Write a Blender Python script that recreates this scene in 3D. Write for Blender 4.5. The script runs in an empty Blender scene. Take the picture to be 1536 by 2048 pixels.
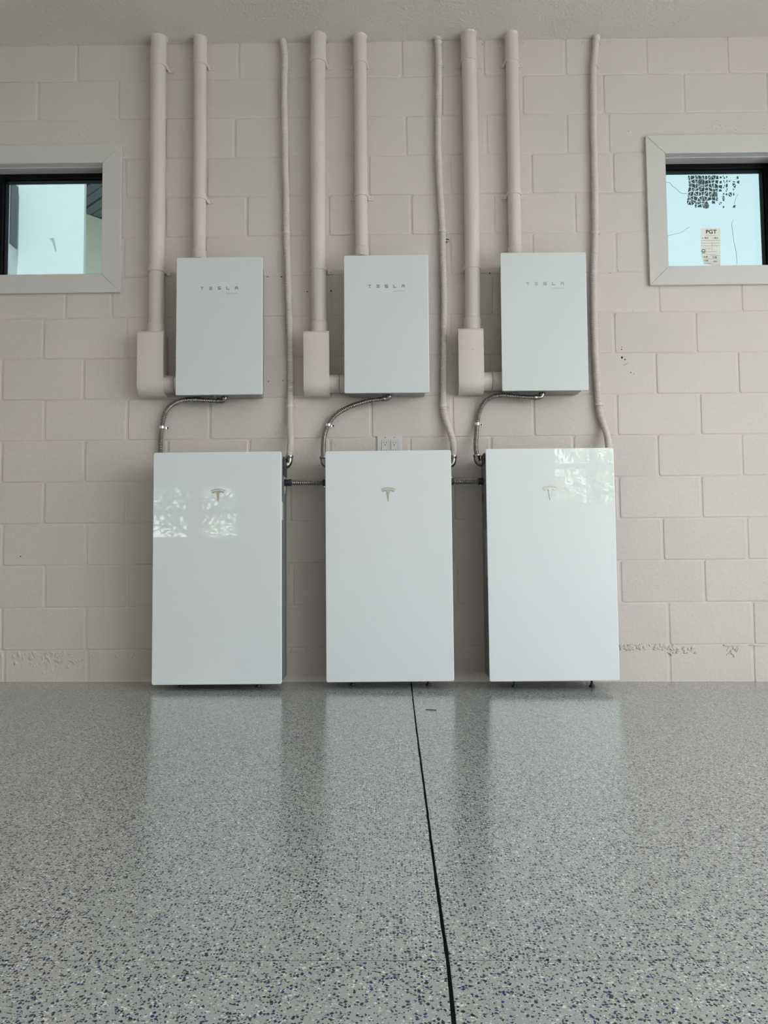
import bpy, bmesh, math, random
from mathutils import Vector, Matrix

random.seed(7)
scene = bpy.context.scene
COL = scene.collection
PI = math.pi

# ------------------------------------------------------------------ camera
FPX = 1500.0                       # focal length for a 1536 x 2048 frame
PITCH, YAW, ROLL = 0.05945, -0.00566, -0.00929
DIST = 3.63885                     # lens to block wall

def ray(px, py):
    x = (px - 768.0) / FPX
    y = -(py - 1024.0) / FPX
    c, s = math.cos(ROLL), math.sin(ROLL)
    xr, yr = c * x - s * y, s * x + c * y
    u = yr * math.cos(PITCH) + math.sin(PITCH)
    w = math.cos(PITCH) - yr * math.sin(PITCH)
    return Vector((xr * math.cos(YAW) + w * math.sin(YAW), -xr * math.sin(YAW) + w * math.cos(YAW), u))

_r = ray(768, 1363.5)
CAM_H = -_r.z / _r.y * DIST        # floor line under the wall is z = 0
CAM = Vector((0.0, -DIST, CAM_H))
COURSE = 0.2032
COURSE0 = (CAM_H - 0.6386)         # height of one bed joint
while COURSE0 > 0.03:
    COURSE0 -= COURSE
while COURSE0 < -0.17:
    COURSE0 += COURSE

def at(px, py, Y=0.0):
    """Photo pixel -> point on the plane y = Y in front of the wall."""
    r = ray(px, py)
    t = (Y + DIST) / r.y
    return CAM + r * t

TILT = -0.0078                     # the slab falls towards the garage door
def floor_z(x):
    return TILT * x

def on_floor(px, py):
    r = ray(px, py)
    t = -CAM_H / (r.z - TILT * r.x)
    return CAM + r * t

cam_d = bpy.data.cameras.new('camera')
cam = bpy.data.objects.new('camera', cam_d)
COL.objects.link(cam)
cam_d.sensor_fit = 'HORIZONTAL'
cam_d.sensor_width = 36.0
cam_d.lens = 36.0 * FPX / 1536.0
cam_d.clip_start = 0.05
cam_d.clip_end = 400
fwd = ray(768, 1024).normalized()
right = (ray(1768, 1024) - ray(768, 1024)).normalized()
up = right.cross(fwd).normalized()
m = Matrix((right, up, -fwd)).transposed().to_4x4()
m.translation = CAM
cam.matrix_world = m
scene.camera = cam

# ------------------------------------------------------------------ view, world, light
vs = scene.view_settings
scene.display_settings.display_device = 'sRGB'
vs.view_transform = 'Standard'
vs.look = 'None'
vs.gamma = 1.0
vs.use_curve_mapping = False
vs.exposure = 0.82
scene.cycles.max_bounces = 12
scene.cycles.diffuse_bounces = 7
scene.cycles.glossy_bounces = 4
scene.cycles.transparent_max_bounces = 12
scene.cycles.sample_clamp_indirect = 6.0
scene.cycles.caustics_reflective = False
scene.cycles.caustics_refractive = False

SKY = 3.3
world = bpy.data.worlds.new('sky')
scene.world = world
world.use_nodes = True
nt = world.node_tree
nt.nodes.clear()
wo = nt.nodes.new('ShaderNodeOutputWorld')
bg = nt.nodes.new('ShaderNodeBackground')
tc = nt.nodes.new('ShaderNodeTexCoord')
sp = nt.nodes.new('ShaderNodeSeparateXYZ')
cr = nt.nodes.new('ShaderNodeValToRGB')
nt.links.new(tc.outputs['Generated'], sp.inputs[0])
nt.links.new(sp.outputs['Z'], cr.inputs['Fac'])
cr.color_ramp.elements[0].position = 0.0
cr.color_ramp.elements[0].color = (0.975, 0.985, 1.0, 1)
cr.color_ramp.elements[1].position = 0.9
cr.color_ramp.elements[1].color = (0.82, 0.92, 1.0, 1)
nt.links.new(cr.outputs['Color'], bg.inputs['Color'])
bg.inputs['Strength'].default_value = SKY
nt.links.new(bg.outputs[0], wo.inputs['Surface'])

sun_d = bpy.data.lights.new('sun', 'SUN')
sun_d.energy = 15.0
sun_d.angle = math.radians(2.0)
sun_d.color = (1.0, 0.985, 0.965)
sun = bpy.data.objects.new('sun', sun_d)
COL.objects.link(sun)
sun.rotation_euler = Vector((-0.06, 0.50, -0.86)).to_track_quat('-Z', 'Y').to_euler()

# room shell extents
XL, XR, YB = -3.6, 3.6, -7.2
ZC = at(768, 83.5).z               # ceiling height at the wall
DOOR_Y0, DOOR_Y1, DOOR_Z = -7.1, -1.5, 2.7    # open garage door in the right wall

def portal(name, loc, rot, sx, sy):
    ld = bpy.data.lights.new(name, 'AREA')
    ld.shape = 'RECTANGLE'
    ld.size, ld.size_y = sx, sy
    ld.cycles.is_portal = True
    o = bpy.data.objects.new(name, ld)
    o.location = loc
    o.rotation_euler = rot
    COL.objects.link(o)
    return o
# daylight through the open garage door (portal only guides the sky's light)
portal('garage_door_portal', (XR + 0.1, (DOOR_Y0 + DOOR_Y1) / 2, DOOR_Z / 2), (0, PI / 2, 0), DOOR_Z, DOOR_Y1 - DOOR_Y0)

# ------------------------------------------------------------------ materials
def mat(name, color=(0.5, 0.5, 0.5), rough=0.5, metal=0.0, spec=0.5, coat=0.0):
    m = bpy.data.materials.new(name)
    m.use_nodes = True
    b = m.node_tree.nodes['Principled BSDF']
    b.inputs['Base Color'].default_value = (*color, 1)
    b.inputs['Roughness'].default_value = rough
    b.inputs['Metallic'].default_value = metal
    b.inputs['Specular IOR Level'].default_value = spec
    b.inputs['Coat Weight'].default_value = coat
    return m

def N(m, kind, **kw):
    n = m.node_tree.nodes.new(kind)
    for k, v in kw.items():
        if k in n.inputs:
            n.inputs[k].default_value = v
        else:
            setattr(n, k, v)
    return n

def L(m, a, b):
    m.node_tree.links.new(a, b)

def bsdf(m):
    return m.node_tree.nodes['Principled BSDF']

def ramp(m, src, stops):
    r = N(m, 'ShaderNodeValToRGB')
    el = r.color_ramp.elements
    while len(el) < len(stops):
        el.new(0.5)
    for e, (p, c) in zip(el, stops):
        e.position = p
        e.color = (*c, 1) if len(c) == 3 else c
    L(m, src, r.inputs['Fac'])
    return r

def math_node(m, op, a, b=None):
    n = N(m, 'ShaderNodeMath', operation=op)
    for i, v in enumerate((a, b)):
        if v is None:
            continue
        if isinstance(v, (int, float)):
            n.inputs[i].default_value = v
        else:
            L(m, v, n.inputs[i])
    return n.outputs[0]

def speckle(m, base, tint, scale=3.0, amt=0.5):
    """Slight colour variation over world position."""
    g = N(m, 'ShaderNodeNewGeometry')
    no = N(m, 'ShaderNodeTexNoise', Scale=scale, Detail=4.0)
    L(m, g.outputs['Position'], no.inputs['Vector'])
    r = ramp(m, no.outputs['Fac'], [(0.3, base), (0.7, tint)])
    L(m, r.outputs['Color'], bsdf(m).inputs['Base Color'])
    return g

PAINT = (0.675, 0.614, 0.577)
PAINT2 = (0.65, 0.595, 0.558)

def paint_block():
    m = mat('painted_block', PAINT, 0.55, spec=0.4)
    g = speckle(m, PAINT, PAINT2, 2.5)
    pos = g.outputs['Position']
    oi = N(m, 'ShaderNodeObjectInfo')
    fine = N(m, 'ShaderNodeTexNoise', Scale=190.0, Detail=3.0)
    mid = N(m, 'ShaderNodeTexNoise', Scale=45.0, Detail=4.0)
    patch = N(m, 'ShaderNodeTexNoise', Scale=5.0, Detail=2.0)
    vor = N(m, 'ShaderNodeTexVoronoi', Scale=75.0)
    for n in (fine, mid, patch, vor):
        L(m, pos, n.inputs['Vector'])
    # pits: small holes, only in patches and on the rougher blocks
    sepc = N(m, 'ShaderNodeSeparateColor')
    L(m, vor.outputs['Color'], sepc.inputs[0])
    thr = math_node(m, 'MULTIPLY', sepc.outputs[0], 0.34)
    pit = math_node(m, 'LESS_THAN', vor.outputs['Distance'], thr)
    gate = math_node(m, 'GREATER_THAN', math_node(m, 'ADD', patch.outputs['Fac'], math_node(m, 'MULTIPLY', oi.outputs['Random'], 0.16)), 0.66)
    pit = math_node(m, 'MULTIPLY', pit, gate)
    rough_amt = math_node(m, 'ADD', 0.5, math_node(m, 'MULTIPLY', math_node(m, 'POWER', oi.outputs['Random'], 4.0), 0.9))
    h = math_node(m, 'ADD', math_node(m, 'MULTIPLY', math_node(m, 'MULTIPLY', fine.outputs['Fac'], 0.55), rough_amt), math_node(m, 'MULTIPLY', mid.outputs['Fac'], 0.6))
    h = math_node(m, 'SUBTRACT', h, math_node(m, 'MULTIPLY', pit, 1.1))
    bp = N(m, 'ShaderNodeBump', Strength=1.0, Distance=0.0036)
    L(m, h, bp.inputs['Height'])
    L(m, bp.outputs['Normal'], bsdf(m).inputs['Normal'])
    return m
M_BLOCK = paint_block()

def paint_plain(name, c1, c2, rough, bump=0.25, scale=60.0, dist=0.001):
    m = mat(name, c1, rough, spec=0.45)
    g = speckle(m, c1, c2, 6.0)
    no = N(m, 'ShaderNodeTexNoise', Scale=scale, Detail=4.0)
    L(m, g.outputs['Position'], no.inputs['Vector'])
    bp = N(m, 'ShaderNodeBump', Strength=bump, Distance=dist)
    L(m, no.outputs['Fac'], bp.inputs['Height'])
    L(m, bp.outputs['Normal'], bsdf(m).inputs['Normal'])
    return m
M_PIPE = paint_plain('painted_pipe', (0.695, 0.63, 0.602), (0.67, 0.608, 0.58), 0.42, 0.3, 30.0)
M_HOSE = paint_plain('painted_hose', (0.70, 0.645, 0.60), (0.65, 0.60, 0.555), 0.45, 0.35, 90.0)
M_MORTAR = paint_plain('painted_mortar', PAINT, PAINT2, 0.6, 0.4, 160.0, 0.0015)
M_WALLPLAIN = paint_plain('painted_wall', (0.72, 0.70, 0.685), (0.70, 0.68, 0.665), 0.7, 0.3, 90.0, 0.0015)
M_TRIM = paint_plain('white_trim', (0.64, 0.615, 0.61), (0.625, 0.603, 0.598), 0.42, 0.08, 25.0)

def ceiling_mat():
    m = mat('textured_ceiling', (0.55, 0.51, 0.48), 0.75, spec=0.3)
    g = speckle(m, (0.70, 0.66, 0.64), (0.67, 0.63, 0.61), 3.0)
    a = N(m, 'ShaderNodeTexNoise', Scale=85.0, Detail=2.0, Distortion=0.2)
    b = N(m, 'ShaderNodeTexNoise', Scale=140.0, Detail=2.0)
    for n in (a, b):
        L(m, g.outputs['Position'], n.inputs['Vector'])
    r = ramp(m, a.outputs['Fac'], [(0.3, (0, 0, 0)), (0.72, (1, 1, 1))])
    h = math_node(m, 'ADD', r.outputs['Color'], math_node(m, 'MULTIPLY', b.outputs['Fac'], 0.3))
    bp = N(m, 'ShaderNodeBump', Strength=0.65, Distance=0.0032)
    L(m, h, bp.inputs['Height'])
    L(m, bp.outputs['Normal'], bsdf(m).inputs['Normal'])
    return m
M_CEIL = ceiling_mat()

def flake_floor():
    m = mat('flake_epoxy_floor', (0.27, 0.29, 0.275), 0.17, spec=0.5)
    b = bsdf(m)
    g = N(m, 'ShaderNodeNewGeometry')
    warp = N(m, 'ShaderNodeTexNoise', Scale=110.0, Detail=1.0)
    L(m, g.outputs['Position'], warp.inputs['Vector'])
    wsc = N(m, 'ShaderNodeVectorMath', operation='SCALE')
    wsc.inputs['Scale'].default_value = 0.006
    L(m, warp.outputs['Color'], wsc.inputs[0])
    wadd = N(m, 'ShaderNodeVectorMath', operation='ADD')
    L(m, g.outputs['Position'], wadd.inputs[0])
    L(m, wsc.outputs[0], wadd.inputs[1])
    dens = N(m, 'ShaderNodeTexNoise', Scale=9.0, Detail=2.0)
    L(m, g.outputs['Position'], dens.inputs['Vector'])
    base = ramp(m, dens.outputs['Fac'], [(0.3, (0.37, 0.395, 0.375)), (0.7, (0.395, 0.418, 0.398))]).outputs['Color']
    layers = [(140, 0.12, 0.42, (0.45, 0.465, 0.44), 3.1),
              (160, 0.12, 0.36, (0.22, 0.235, 0.235), 7.7),
              (190, 0.10, 0.36, (0.72, 0.765, 0.72), 1.3),
              (350, 0.10, 0.40, (0.70, 0.71, 0.68), 5.9),
              (180, 0.17, 0.38, (0.016, 0.030, 0.13), 9.4),
              (350, 0.13, 0.42, (0.015, 0.020, 0.04), 2.2),
              (180, 0.15, 0.38, (0.005, 0.006, 0.008), 4.6)]
    for sc_, prob, thr, colr, off in layers:
        mp = N(m, 'ShaderNodeVectorMath', operation='ADD')
        mp.inputs[1].default_value = (off, off * 1.7, 0)
        L(m, wadd.outputs[0], mp.inputs[0])
        v = N(m, 'ShaderNodeTexVoronoi', Scale=float(sc_))
        v.voronoi_dimensions = '2D'
        v.distance = 'MINKOWSKI'
        v.inputs['Exponent'].default_value = 1.25
        L(m, mp.outputs[0], v.inputs['Vector'])
        sc2 = N(m, 'ShaderNodeSeparateColor')
        L(m, v.outputs['Color'], sc2.inputs[0])
        p = math_node(m, 'MULTIPLY', math_node(m, 'ADD', 0.35, math_node(m, 'MULTIPLY', dens.outputs['Fac'], 1.3)), prob)
        pick = math_node(m, 'LESS_THAN', sc2.outputs[0], p)
        sz = math_node(m, 'LESS_THAN', v.outputs['Distance'], math_node(m, 'MULTIPLY', math_node(m, 'ADD', 0.55, sc2.outputs[1]), thr))
        f = math_node(m, 'MULTIPLY', pick, sz)
        mx = N(m, 'ShaderNodeMix', data_type='RGBA')
        L(m, f, mx.inputs['Factor'])
        L(m, base, mx.inputs['A'])
        mx.inputs['B'].default_value = (*colr, 1)
        base = mx.outputs['Result']
    L(m, base, b.inputs['Base Color'])
    peel = N(m, 'ShaderNodeTexNoise', Scale=90.0, Detail=2.0)
    L(m, g.outputs['Position'], peel.inputs['Vector'])
    bp = N(m, 'ShaderNodeBump', Strength=0.10, Distance=0.0006)
    L(m, peel.outputs['Fac'], bp.inputs['Height'])
    L(m, bp.outputs['Normal'], b.inputs['Normal'])
    return m
M_FLOOR = flake_floor()

M_GLASSPANEL = mat('white_back_painted_glass', (0.765, 0.81, 0.83), 0.01, spec=0.75)
M_SATIN = mat('satin_white_cover', (0.69, 0.735, 0.755), 0.38, spec=0.45)
M_EDGE = mat('painted_edge_highlight', (0.86, 0.89, 0.88), 0.25)  # edge highlight painted as a paler colour on the panel bevels
M_BODY = mat('grey_painted_housing', (0.215, 0.225, 0.228), 0.45, metal=0.2)
M_BOXBODY = mat('galvanised_housing', (0.33, 0.335, 0.335), 0.4, metal=0.35)
M_STEEL = mat('galvanised_steel', (0.36, 0.35, 0.335), 0.28, metal=1.0)
M_FITTING = mat('dull_zinc_fitting', (0.32, 0.32, 0.31), 0.3, metal=1.0)
M_ZINC = mat('bright_zinc', (0.80, 0.80, 0.79), 0.2, metal=1.0)
M_BLACK = mat('black_plastic', (0.012, 0.012, 0.013), 0.4)
M_BUSH = mat('dark_steel_bushing', (0.045, 0.048, 0.055), 0.4, metal=0.4)
M_CHROME = mat('brushed_emblem', (0.62, 0.61, 0.54), 0.32, metal=0.85)
M_LETTER = mat('grey_lettering', (0.17, 0.18, 0.18), 0.4)
M_LETTER2 = mat('pale_grey_lettering', (0.34, 0.36, 0.36), 0.4)
M_OUTLET = mat('white_plastic_plate', (0.66, 0.655, 0.65), 0.35)
M_FRAME = mat('black_window_frame', (0.004, 0.004, 0.005), 0.5, spec=0.12)
M_JOINT = mat('dark_joint', (0.008, 0.008, 0.008), 0.8)
M_PAPER = mat('label_paper', (0.90, 0.91, 0.87), 0.7)
M_INK = mat('black_ink', (0.012, 0.012, 0.012), 0.6)
M_GREYINK = mat('grey_ink', (0.33, 0.34, 0.31), 0.7)
M_SCRAP = mat('pale_grey_scrap', (0.55, 0.58, 0.57), 0.6)
M_RED = mat('red_label', (0.24, 0.03, 0.03), 0.5)
M_GREYLABEL = mat('grey_label', (0.22, 0.23, 0.23), 0.5)
M_SIDELABEL = mat('pale_grey_label', (0.42, 0.43, 0.43), 0.5)
M_STUCCO = paint_plain('white_stucco', (0.64, 0.645, 0.63), (0.62, 0.625, 0.61), 0.85, 0.3, 60.0, 0.003)
M_CREAM = paint_plain('cream_stucco', (0.93, 0.87, 0.72), (0.91, 0.85, 0.70), 0.85, 0.3, 60.0, 0.003)
M_SHINGLE = paint_plain('dark_roof_boards', (0.10, 0.115, 0.125), (0.16, 0.175, 0.185), 0.7, 0.4, 30.0, 0.004)
M_DARKGLASS = mat('dark_glass', (0.05, 0.06, 0.065), 0.1)
M_DRIVE = paint_plain('concrete_drive', (0.45, 0.45, 0.455), (0.40, 0.40, 0.405), 0.85, 0.3, 30.0, 0.002)
M_LAWN = paint_plain('lawn', (0.13, 0.16, 0.08), (0.17, 0.19, 0.10), 0.9, 0.5, 20.0, 0.01)
def leaf_mat():
    # thin leaves pass some of the sun through
    m = bpy.data.materials.new('sunlit_leaf')
    m.use_nodes = True
    n = m.node_tree
    n.nodes.clear()
    out = n.nodes.new('ShaderNodeOutputMaterial')
    d = n.nodes.new('ShaderNodeBsdfDiffuse')
    d.inputs['Color'].default_value = (0.16, 0.22, 0.10, 1)
    t = n.nodes.new('ShaderNodeBsdfTranslucent')
    t.inputs['Color'].default_value = (0.40, 0.48, 0.24, 1)
    mx = n.nodes.new('ShaderNodeMixShader')
    mx.inputs[0].default_value = 0.5
    n.links.new(d.outputs[0], mx.inputs[1])
    n.links.new(t.outputs[0], mx.inputs[2])
    n.links.new(mx.outputs[0], out.inputs['Surface'])
    return m
M_LEAF = leaf_mat()
M_BARK = paint_plain('bark', (0.09, 0.07, 0.05), (0.13, 0.10, 0.075), 0.9, 0.6, 25.0, 0.01)
M_WOOD = mat('dark_wood_splinter', (0.035, 0.02, 0.018), 0.7)

def glass(name, tint):
    m = bpy.data.materials.new(name)
    m.use_nodes = True
    n = m.node_tree
    n.nodes.clear()
    out = n.nodes.new('ShaderNodeOutputMaterial')
    t = n.nodes.new('ShaderNodeBsdfTransparent')
    t.inputs['Color'].default_value = (*tint, 1)
    gl = n.nodes.new('ShaderNodeBsdfGlossy')
    gl.inputs['Roughness'].default_value = 0.02
    fr = n.nodes.new('ShaderNodeFresnel')
    fr.inputs['IOR'].default_value = 1.45
    mx = n.nodes.new('ShaderNodeMixShader')
    n.links.new(fr.outputs[0], mx.inputs[0])
    n.links.new(t.outputs[0], mx.inputs[1])
    n.links.new(gl.outputs[0], mx.inputs[2])
    n.links.new(mx.outputs[0], out.inputs['Surface'])
    return m
M_TINTED = glass('tinted_impact_glass', (0.347, 0.405, 0.409))
M_SCRAPFILM = glass('clear_scrap_film', (0.78, 0.80, 0.79))
M_CLEAR = glass('clear_window_glass', (0.95, 0.965, 0.96))

# ------------------------------------------------------------------ mesh helpers
class MB:
    def __init__(self):
        self.v, self.f, self.mi = [], [], []
    def add(self, vs, fs, mi=0):
        o = len(self.v)
        self.v += [tuple(p) for p in vs]
        self.f += [tuple(i + o for i in f) for f in fs]
        self.mi += [mi] * len(fs)
        return self
    def box(self, x0, x1, y0, y1, z0, z1, mi=0):
        vs = [(x, y, z) for z in (z0, z1) for y in (y0, y1) for x in (x0, x1)]
        fs = [(0, 2, 3, 1), (4, 5, 7, 6), (0, 1, 5, 4), (2, 6, 7, 3), (0, 4, 6, 2), (1, 3, 7, 5)]
        return self.add(vs, fs, mi)
    def prism(self, pts, axis, a, b, mi=0):
        """Extrude a closed 2-D outline along an axis; axis 'x': pts=(y,z), 'y': (x,z), 'z': (x,y)."""
        def mk(p, t):
            return {'x': (t, p[0], p[1]), 'y': (p[0], t, p[1]), 'z': (p[0], p[1], t)}[axis]
        n = len(pts)
        vs = [mk(p, a) for p in pts] + [mk(p, b) for p in pts]
        fs = [tuple(range(n - 1, -1, -1)), tuple(range(n, 2 * n))]
        fs += [(i, (i + 1) % n, n + (i + 1) % n, n + i) for i in range(n)]
        return self.add(vs, fs, mi)
    def tube(self, path, rad, seg=16, caps=True, mi=0):
        """Sweep a circle along a polyline; rad is a number or a list."""
        n = len(path)
        P = [Vector(p) for p in path]
        R = rad if isinstance(rad, (list, tuple)) else [rad] * n
        T = []
        for i in range(n):
            d = P[min(i + 1, n - 1)] - P[max(i - 1, 0)]
            if d.length < 1e-9:
                d = T[-1] if T else Vector((0, 0, 1))
            T.append(d.normalized())
        ref = Vector((0, 1, 0)) if abs(T[0].y) < 0.9 else Vector((1, 0, 0))
        u = (ref - T[0] * ref.dot(T[0])).normalized()
        vs, fs = [], []
        for i in range(n):
            u = (u - T[i] * u.dot(T[i])).normalized()
            w = T[i].cross(u)
            for k in range(seg):
                a = 2 * PI * k / seg
                vs.append(P[i] + (u * math.cos(a) + w * math.sin(a)) * R[i])
        for i in range(n - 1):
            for k in range(seg):
                k2 = (k + 1) % seg
                fs.append((i * seg + k, i * seg + k2, (i + 1) * seg + k2, (i + 1) * seg + k))
        if caps:
            fs.append(tuple(range(seg - 1, -1, -1)))
            fs.append(tuple((n - 1) * seg + k for k in range(seg)))
        return self.add(vs, fs, mi)
    def build(self, name, material, parent=None, smooth=False, bevel=0.0, seg=2, angle=40, bevel_mat=-1):
        me = bpy.data.meshes.new(name)
        me.from_pydata(self.v, [], self.f)
        mats = material if isinstance(material, (list, tuple)) else [material]
        for mm in mats:
            me.materials.append(mm)
        me.polygons.foreach_set('material_index', self.mi)
        bm = bmesh.new()
        bm.from_mesh(me)
        bmesh.ops.recalc_face_normals(bm, faces=bm.faces)
        if bevel or smooth:
            for f in bm.faces:
                f.smooth = any(len(e.link_faces) == 2 and math.radians(0.3) < e.calc_face_angle(0) < math.radians(angle) for e in f.edges)
        if bevel:
            ed = [e for e in bm.edges if len(e.link_faces) == 2 and e.calc_face_angle(0) > math.radians(angle)]
            for f in bmesh.ops.bevel(bm, geom=ed, offset=bevel, segments=seg, affect='EDGES', profile=0.5, clamp_overlap=True, material=bevel_mat)['faces']:
                f.smooth = True
        elif smooth:
            for e in bm.edges:
                if len(e.link_faces) == 2 and e.calc_face_angle(0) > math.radians(angle):
                    e.smooth = False
        bm.to_mesh(me)
        bm.free()
        o = bpy.data.objects.new(name, me)
        COL.objects.link(o)
        if parent:
            attach(o, parent)
        return o

def world_of(o):
    w = o.matrix_basis.copy()
    while o.parent:
        o = o.parent
        w = o.matrix_basis @ w
    return w

def attach(o, parent):
    """Parent o, keeping the world placement its vertices were written in."""
    o.parent = parent
    o.matrix_basis = world_of(parent).inverted() @ o.matrix_basis if any(abs(c) > 1e-9 for c in world_of(parent).translation) else o.matrix_basis
    return o

def thing(name, label, cat, loc, group=None):
    o = bpy.data.objects.new(name, None)
    o.empty_display_size = 0.05
    o.location = loc
    COL.objects.link(o)
    return tag(o, label, cat, group)

def tag(o, label, cat=None, group=None):
    o['label'] = label
    if cat:
        o['category'] = cat
    if group:
        o['group'] = group
    return o

def struct(o, label=None):
    o['kind'] = 'structure'
    if label:
        o['label'] = label
    return o

def smooth_path(pts, step):
    """Catmull-Rom through pts, resampled at equal steps."""
    P = [Vector(p) for p in pts]
    P = [P[0] * 2 - P[1]] + P + [P[-1] * 2 - P[-2]]
    dense = []
    for i in range(1, len(P) - 2):
        for k in range(24):
            t = k / 24
            a, b, c, d = P[i - 1], P[i], P[i + 1], P[i + 2]
            dense.append(0.5 * ((2 * b) + (c - a) * t + (2 * a - 5 * b + 4 * c - d) * t * t + (3 * b - a - 3 * c + d) * t ** 3))
    dense.append(P[-2])
    out = [dense[0]]
    acc = 0.0
    for a, b in zip(dense, dense[1:]):
        l = (b - a).length
        while acc + l >= step and l > 1e-9:
            t = (step - acc) / l
            a = a.lerp(b, t)
            out.append(a.copy())
            l = (b - a).length
            acc = 0.0
        acc += l
    return out

def hose(path_pts, r, pitch, depth, name, material, parent, seg=14):
    """Ribbed flexible conduit."""
    p = smooth_path(path_pts, pitch / 4)
    prof = [0.0, 0.8, 1.0, 0.5]
    rad = [r - depth + depth * prof[i % 4] for i in range(len(p))]
    return MB().tube(p, rad, seg).build(name, material, parent, smooth=True, angle=75)

def arc2(cx, cy, r, a0, a1, n):
    return [(cx + r * math.cos(a0 + (a1 - a0) * i / n), cy + r * math.sin(a0 + (a1 - a0) * i / n)) for i in range(n + 1)]

def round_rect(x0, x1, z0, z1, r, n=5):
    return (arc2(x1 - r, z1 - r, r, 0, PI / 2, n) + arc2(x0 + r, z1 - r, r, PI / 2, PI, n)
            + arc2(x0 + r, z0 + r, r, PI, 1.5 * PI, n) + arc2(x1 - r, z0 + r, r, 1.5 * PI, 2 * PI, n))

def screw_mb(mb, x, y, z, r=0.005, h=0.003):
    """Domed screw head facing -y."""
    return mb.tube([(x, y, z), (x, y - h * 0.6, z), (x, y - h, z)], [r, r, r * 0.55], 10)

def text_mesh(s, size, name, material, parent, origin, rot=0.0, depth=0.0004, align='LEFT', stretch=1.0, space=1.0, bold=0.0):
    """Flat print facing -y."""
    cu = bpy.data.curves.new(name, 'FONT')
    cu.body = s
    cu.size = size
    cu.extrude = depth / 2
    cu.align_x = align
    cu.space_character = space
    cu.resolution_u = 3
    cu.offset = bold * size
    tmp = bpy.data.objects.new(name, cu)
    COL.objects.link(tmp)
    dg = bpy.context.evaluated_depsgraph_get()
    me = bpy.data.meshes.new_from_object(tmp.evaluated_get(dg))
    bpy.data.objects.remove(tmp)
    M = Matrix.Translation(origin) @ Matrix.Rotation(rot, 4, 'Y') @ Matrix.Rotation(PI / 2, 4, 'X') @ Matrix.Diagonal((stretch, 1, 1, 1))
    me.transform(M)
    me.materials.clear()
    me.materials.append(material)
    o = bpy.data.objects.new(name, me)
    COL.objects.link(o)
    attach(o, parent)
    return o

# ------------------------------------------------------------------ the room shell
# window openings in the block wall (measured on the photograph's casing)
WIN = []
a = at(208, 329); b = at(208, 550)
wz1, wz0 = a.z, b.z
WIN.append((at(-22, 440).x, a.x, wz0, wz1))
a = at(1326, 311); b = at(1331, 535)
WIN.append((a.x + 0.004, at(1560, 420).x, b.z, a.z))

def wall_with_holes(x0, x1, z0, z1, holes, y0, y1, mb):
    xs = sorted({x0, x1, *[h[0] for h in holes], *[h[1] for h in holes]})
    zs = sorted({z0, z1, *[h[2] for h in holes], *[h[3] for h in holes]})
    for i in range(len(xs) - 1):
        run = None
        for j in range(len(zs) - 1):
            cx, cz = (xs[i] + xs[i + 1]) / 2, (zs[j] + zs[j + 1]) / 2
            hole = any(h[0] < cx < h[1] and h[2] < cz < h[3] for h in holes)
            if hole:
                if run is not None:
                    mb.box(xs[i], xs[i + 1], y0, y1, run, zs[j])
                run = None
            elif run is None:
                run = zs[j]
        if run is not None:
            mb.box(xs[i], xs[i + 1], y0, y1, run, zs[-1])
    return mb

MORTAR_Y = 0.0034
wall = wall_with_holes(XL, XR, -0.08, ZC + 0.2, [(h[0] - .0125, h[1] + .0125, h[2] - .0125, h[3] + .0125) for h in WIN], MORTAR_Y, 0.19, MB()).build('wall_front', M_MORTAR)
struct(wall, 'painted concrete block wall behind the three white batteries')

# head joints measured per course (course 0 stands on the floor)
J = {15: [154.3, 477, 802.7, 1129.7, 1291.7, 1454], 14: [76.3, 237, 1044, 1205.7, 1367.3, 1533],
     13: [469, 811, 1133, 1217], 12: [413, 575, 737, 900, 1062.3, 1225.7], 11: [493.3, 657, 822, 987, 1149.7],
     10: [410, 573, 737, 900, 1065, 1231.3], 9: [130.7, 223, 660, 825, 988, 1152, 1317, 1482.3],
     8: [86.7, 252, 735, 900, 1064, 1228, 1391.7], 7: [3.3, 166.7, 660, 822, 985, 1147, 1311.7, 1476.7],
     6: [88.3, 254, 419.3, 742, 905, 1067.3, 1234, 1400.7], 5: [3, 168.3, 335, 498, 660, 820, 982, 1147, 1315.7, 1484],
     4: [87.3, 580, 742, 907, 1072, 1238, 1403.3], 3: [5, 171.7, 660, 828, 994, 1160, 1325.7, 1494.7],
     2: [89.3, 585, 747, 913, 1076, 1240.7, 1409], 1: [3.3, 170.7, 672, 838, 1004, 1171, 1337.3, 1506.7],
     0: [8.3, 175, 672, 838, 1004, 1171, 1339, 1507.3]}
PITCH_B = 0.4064

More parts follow.
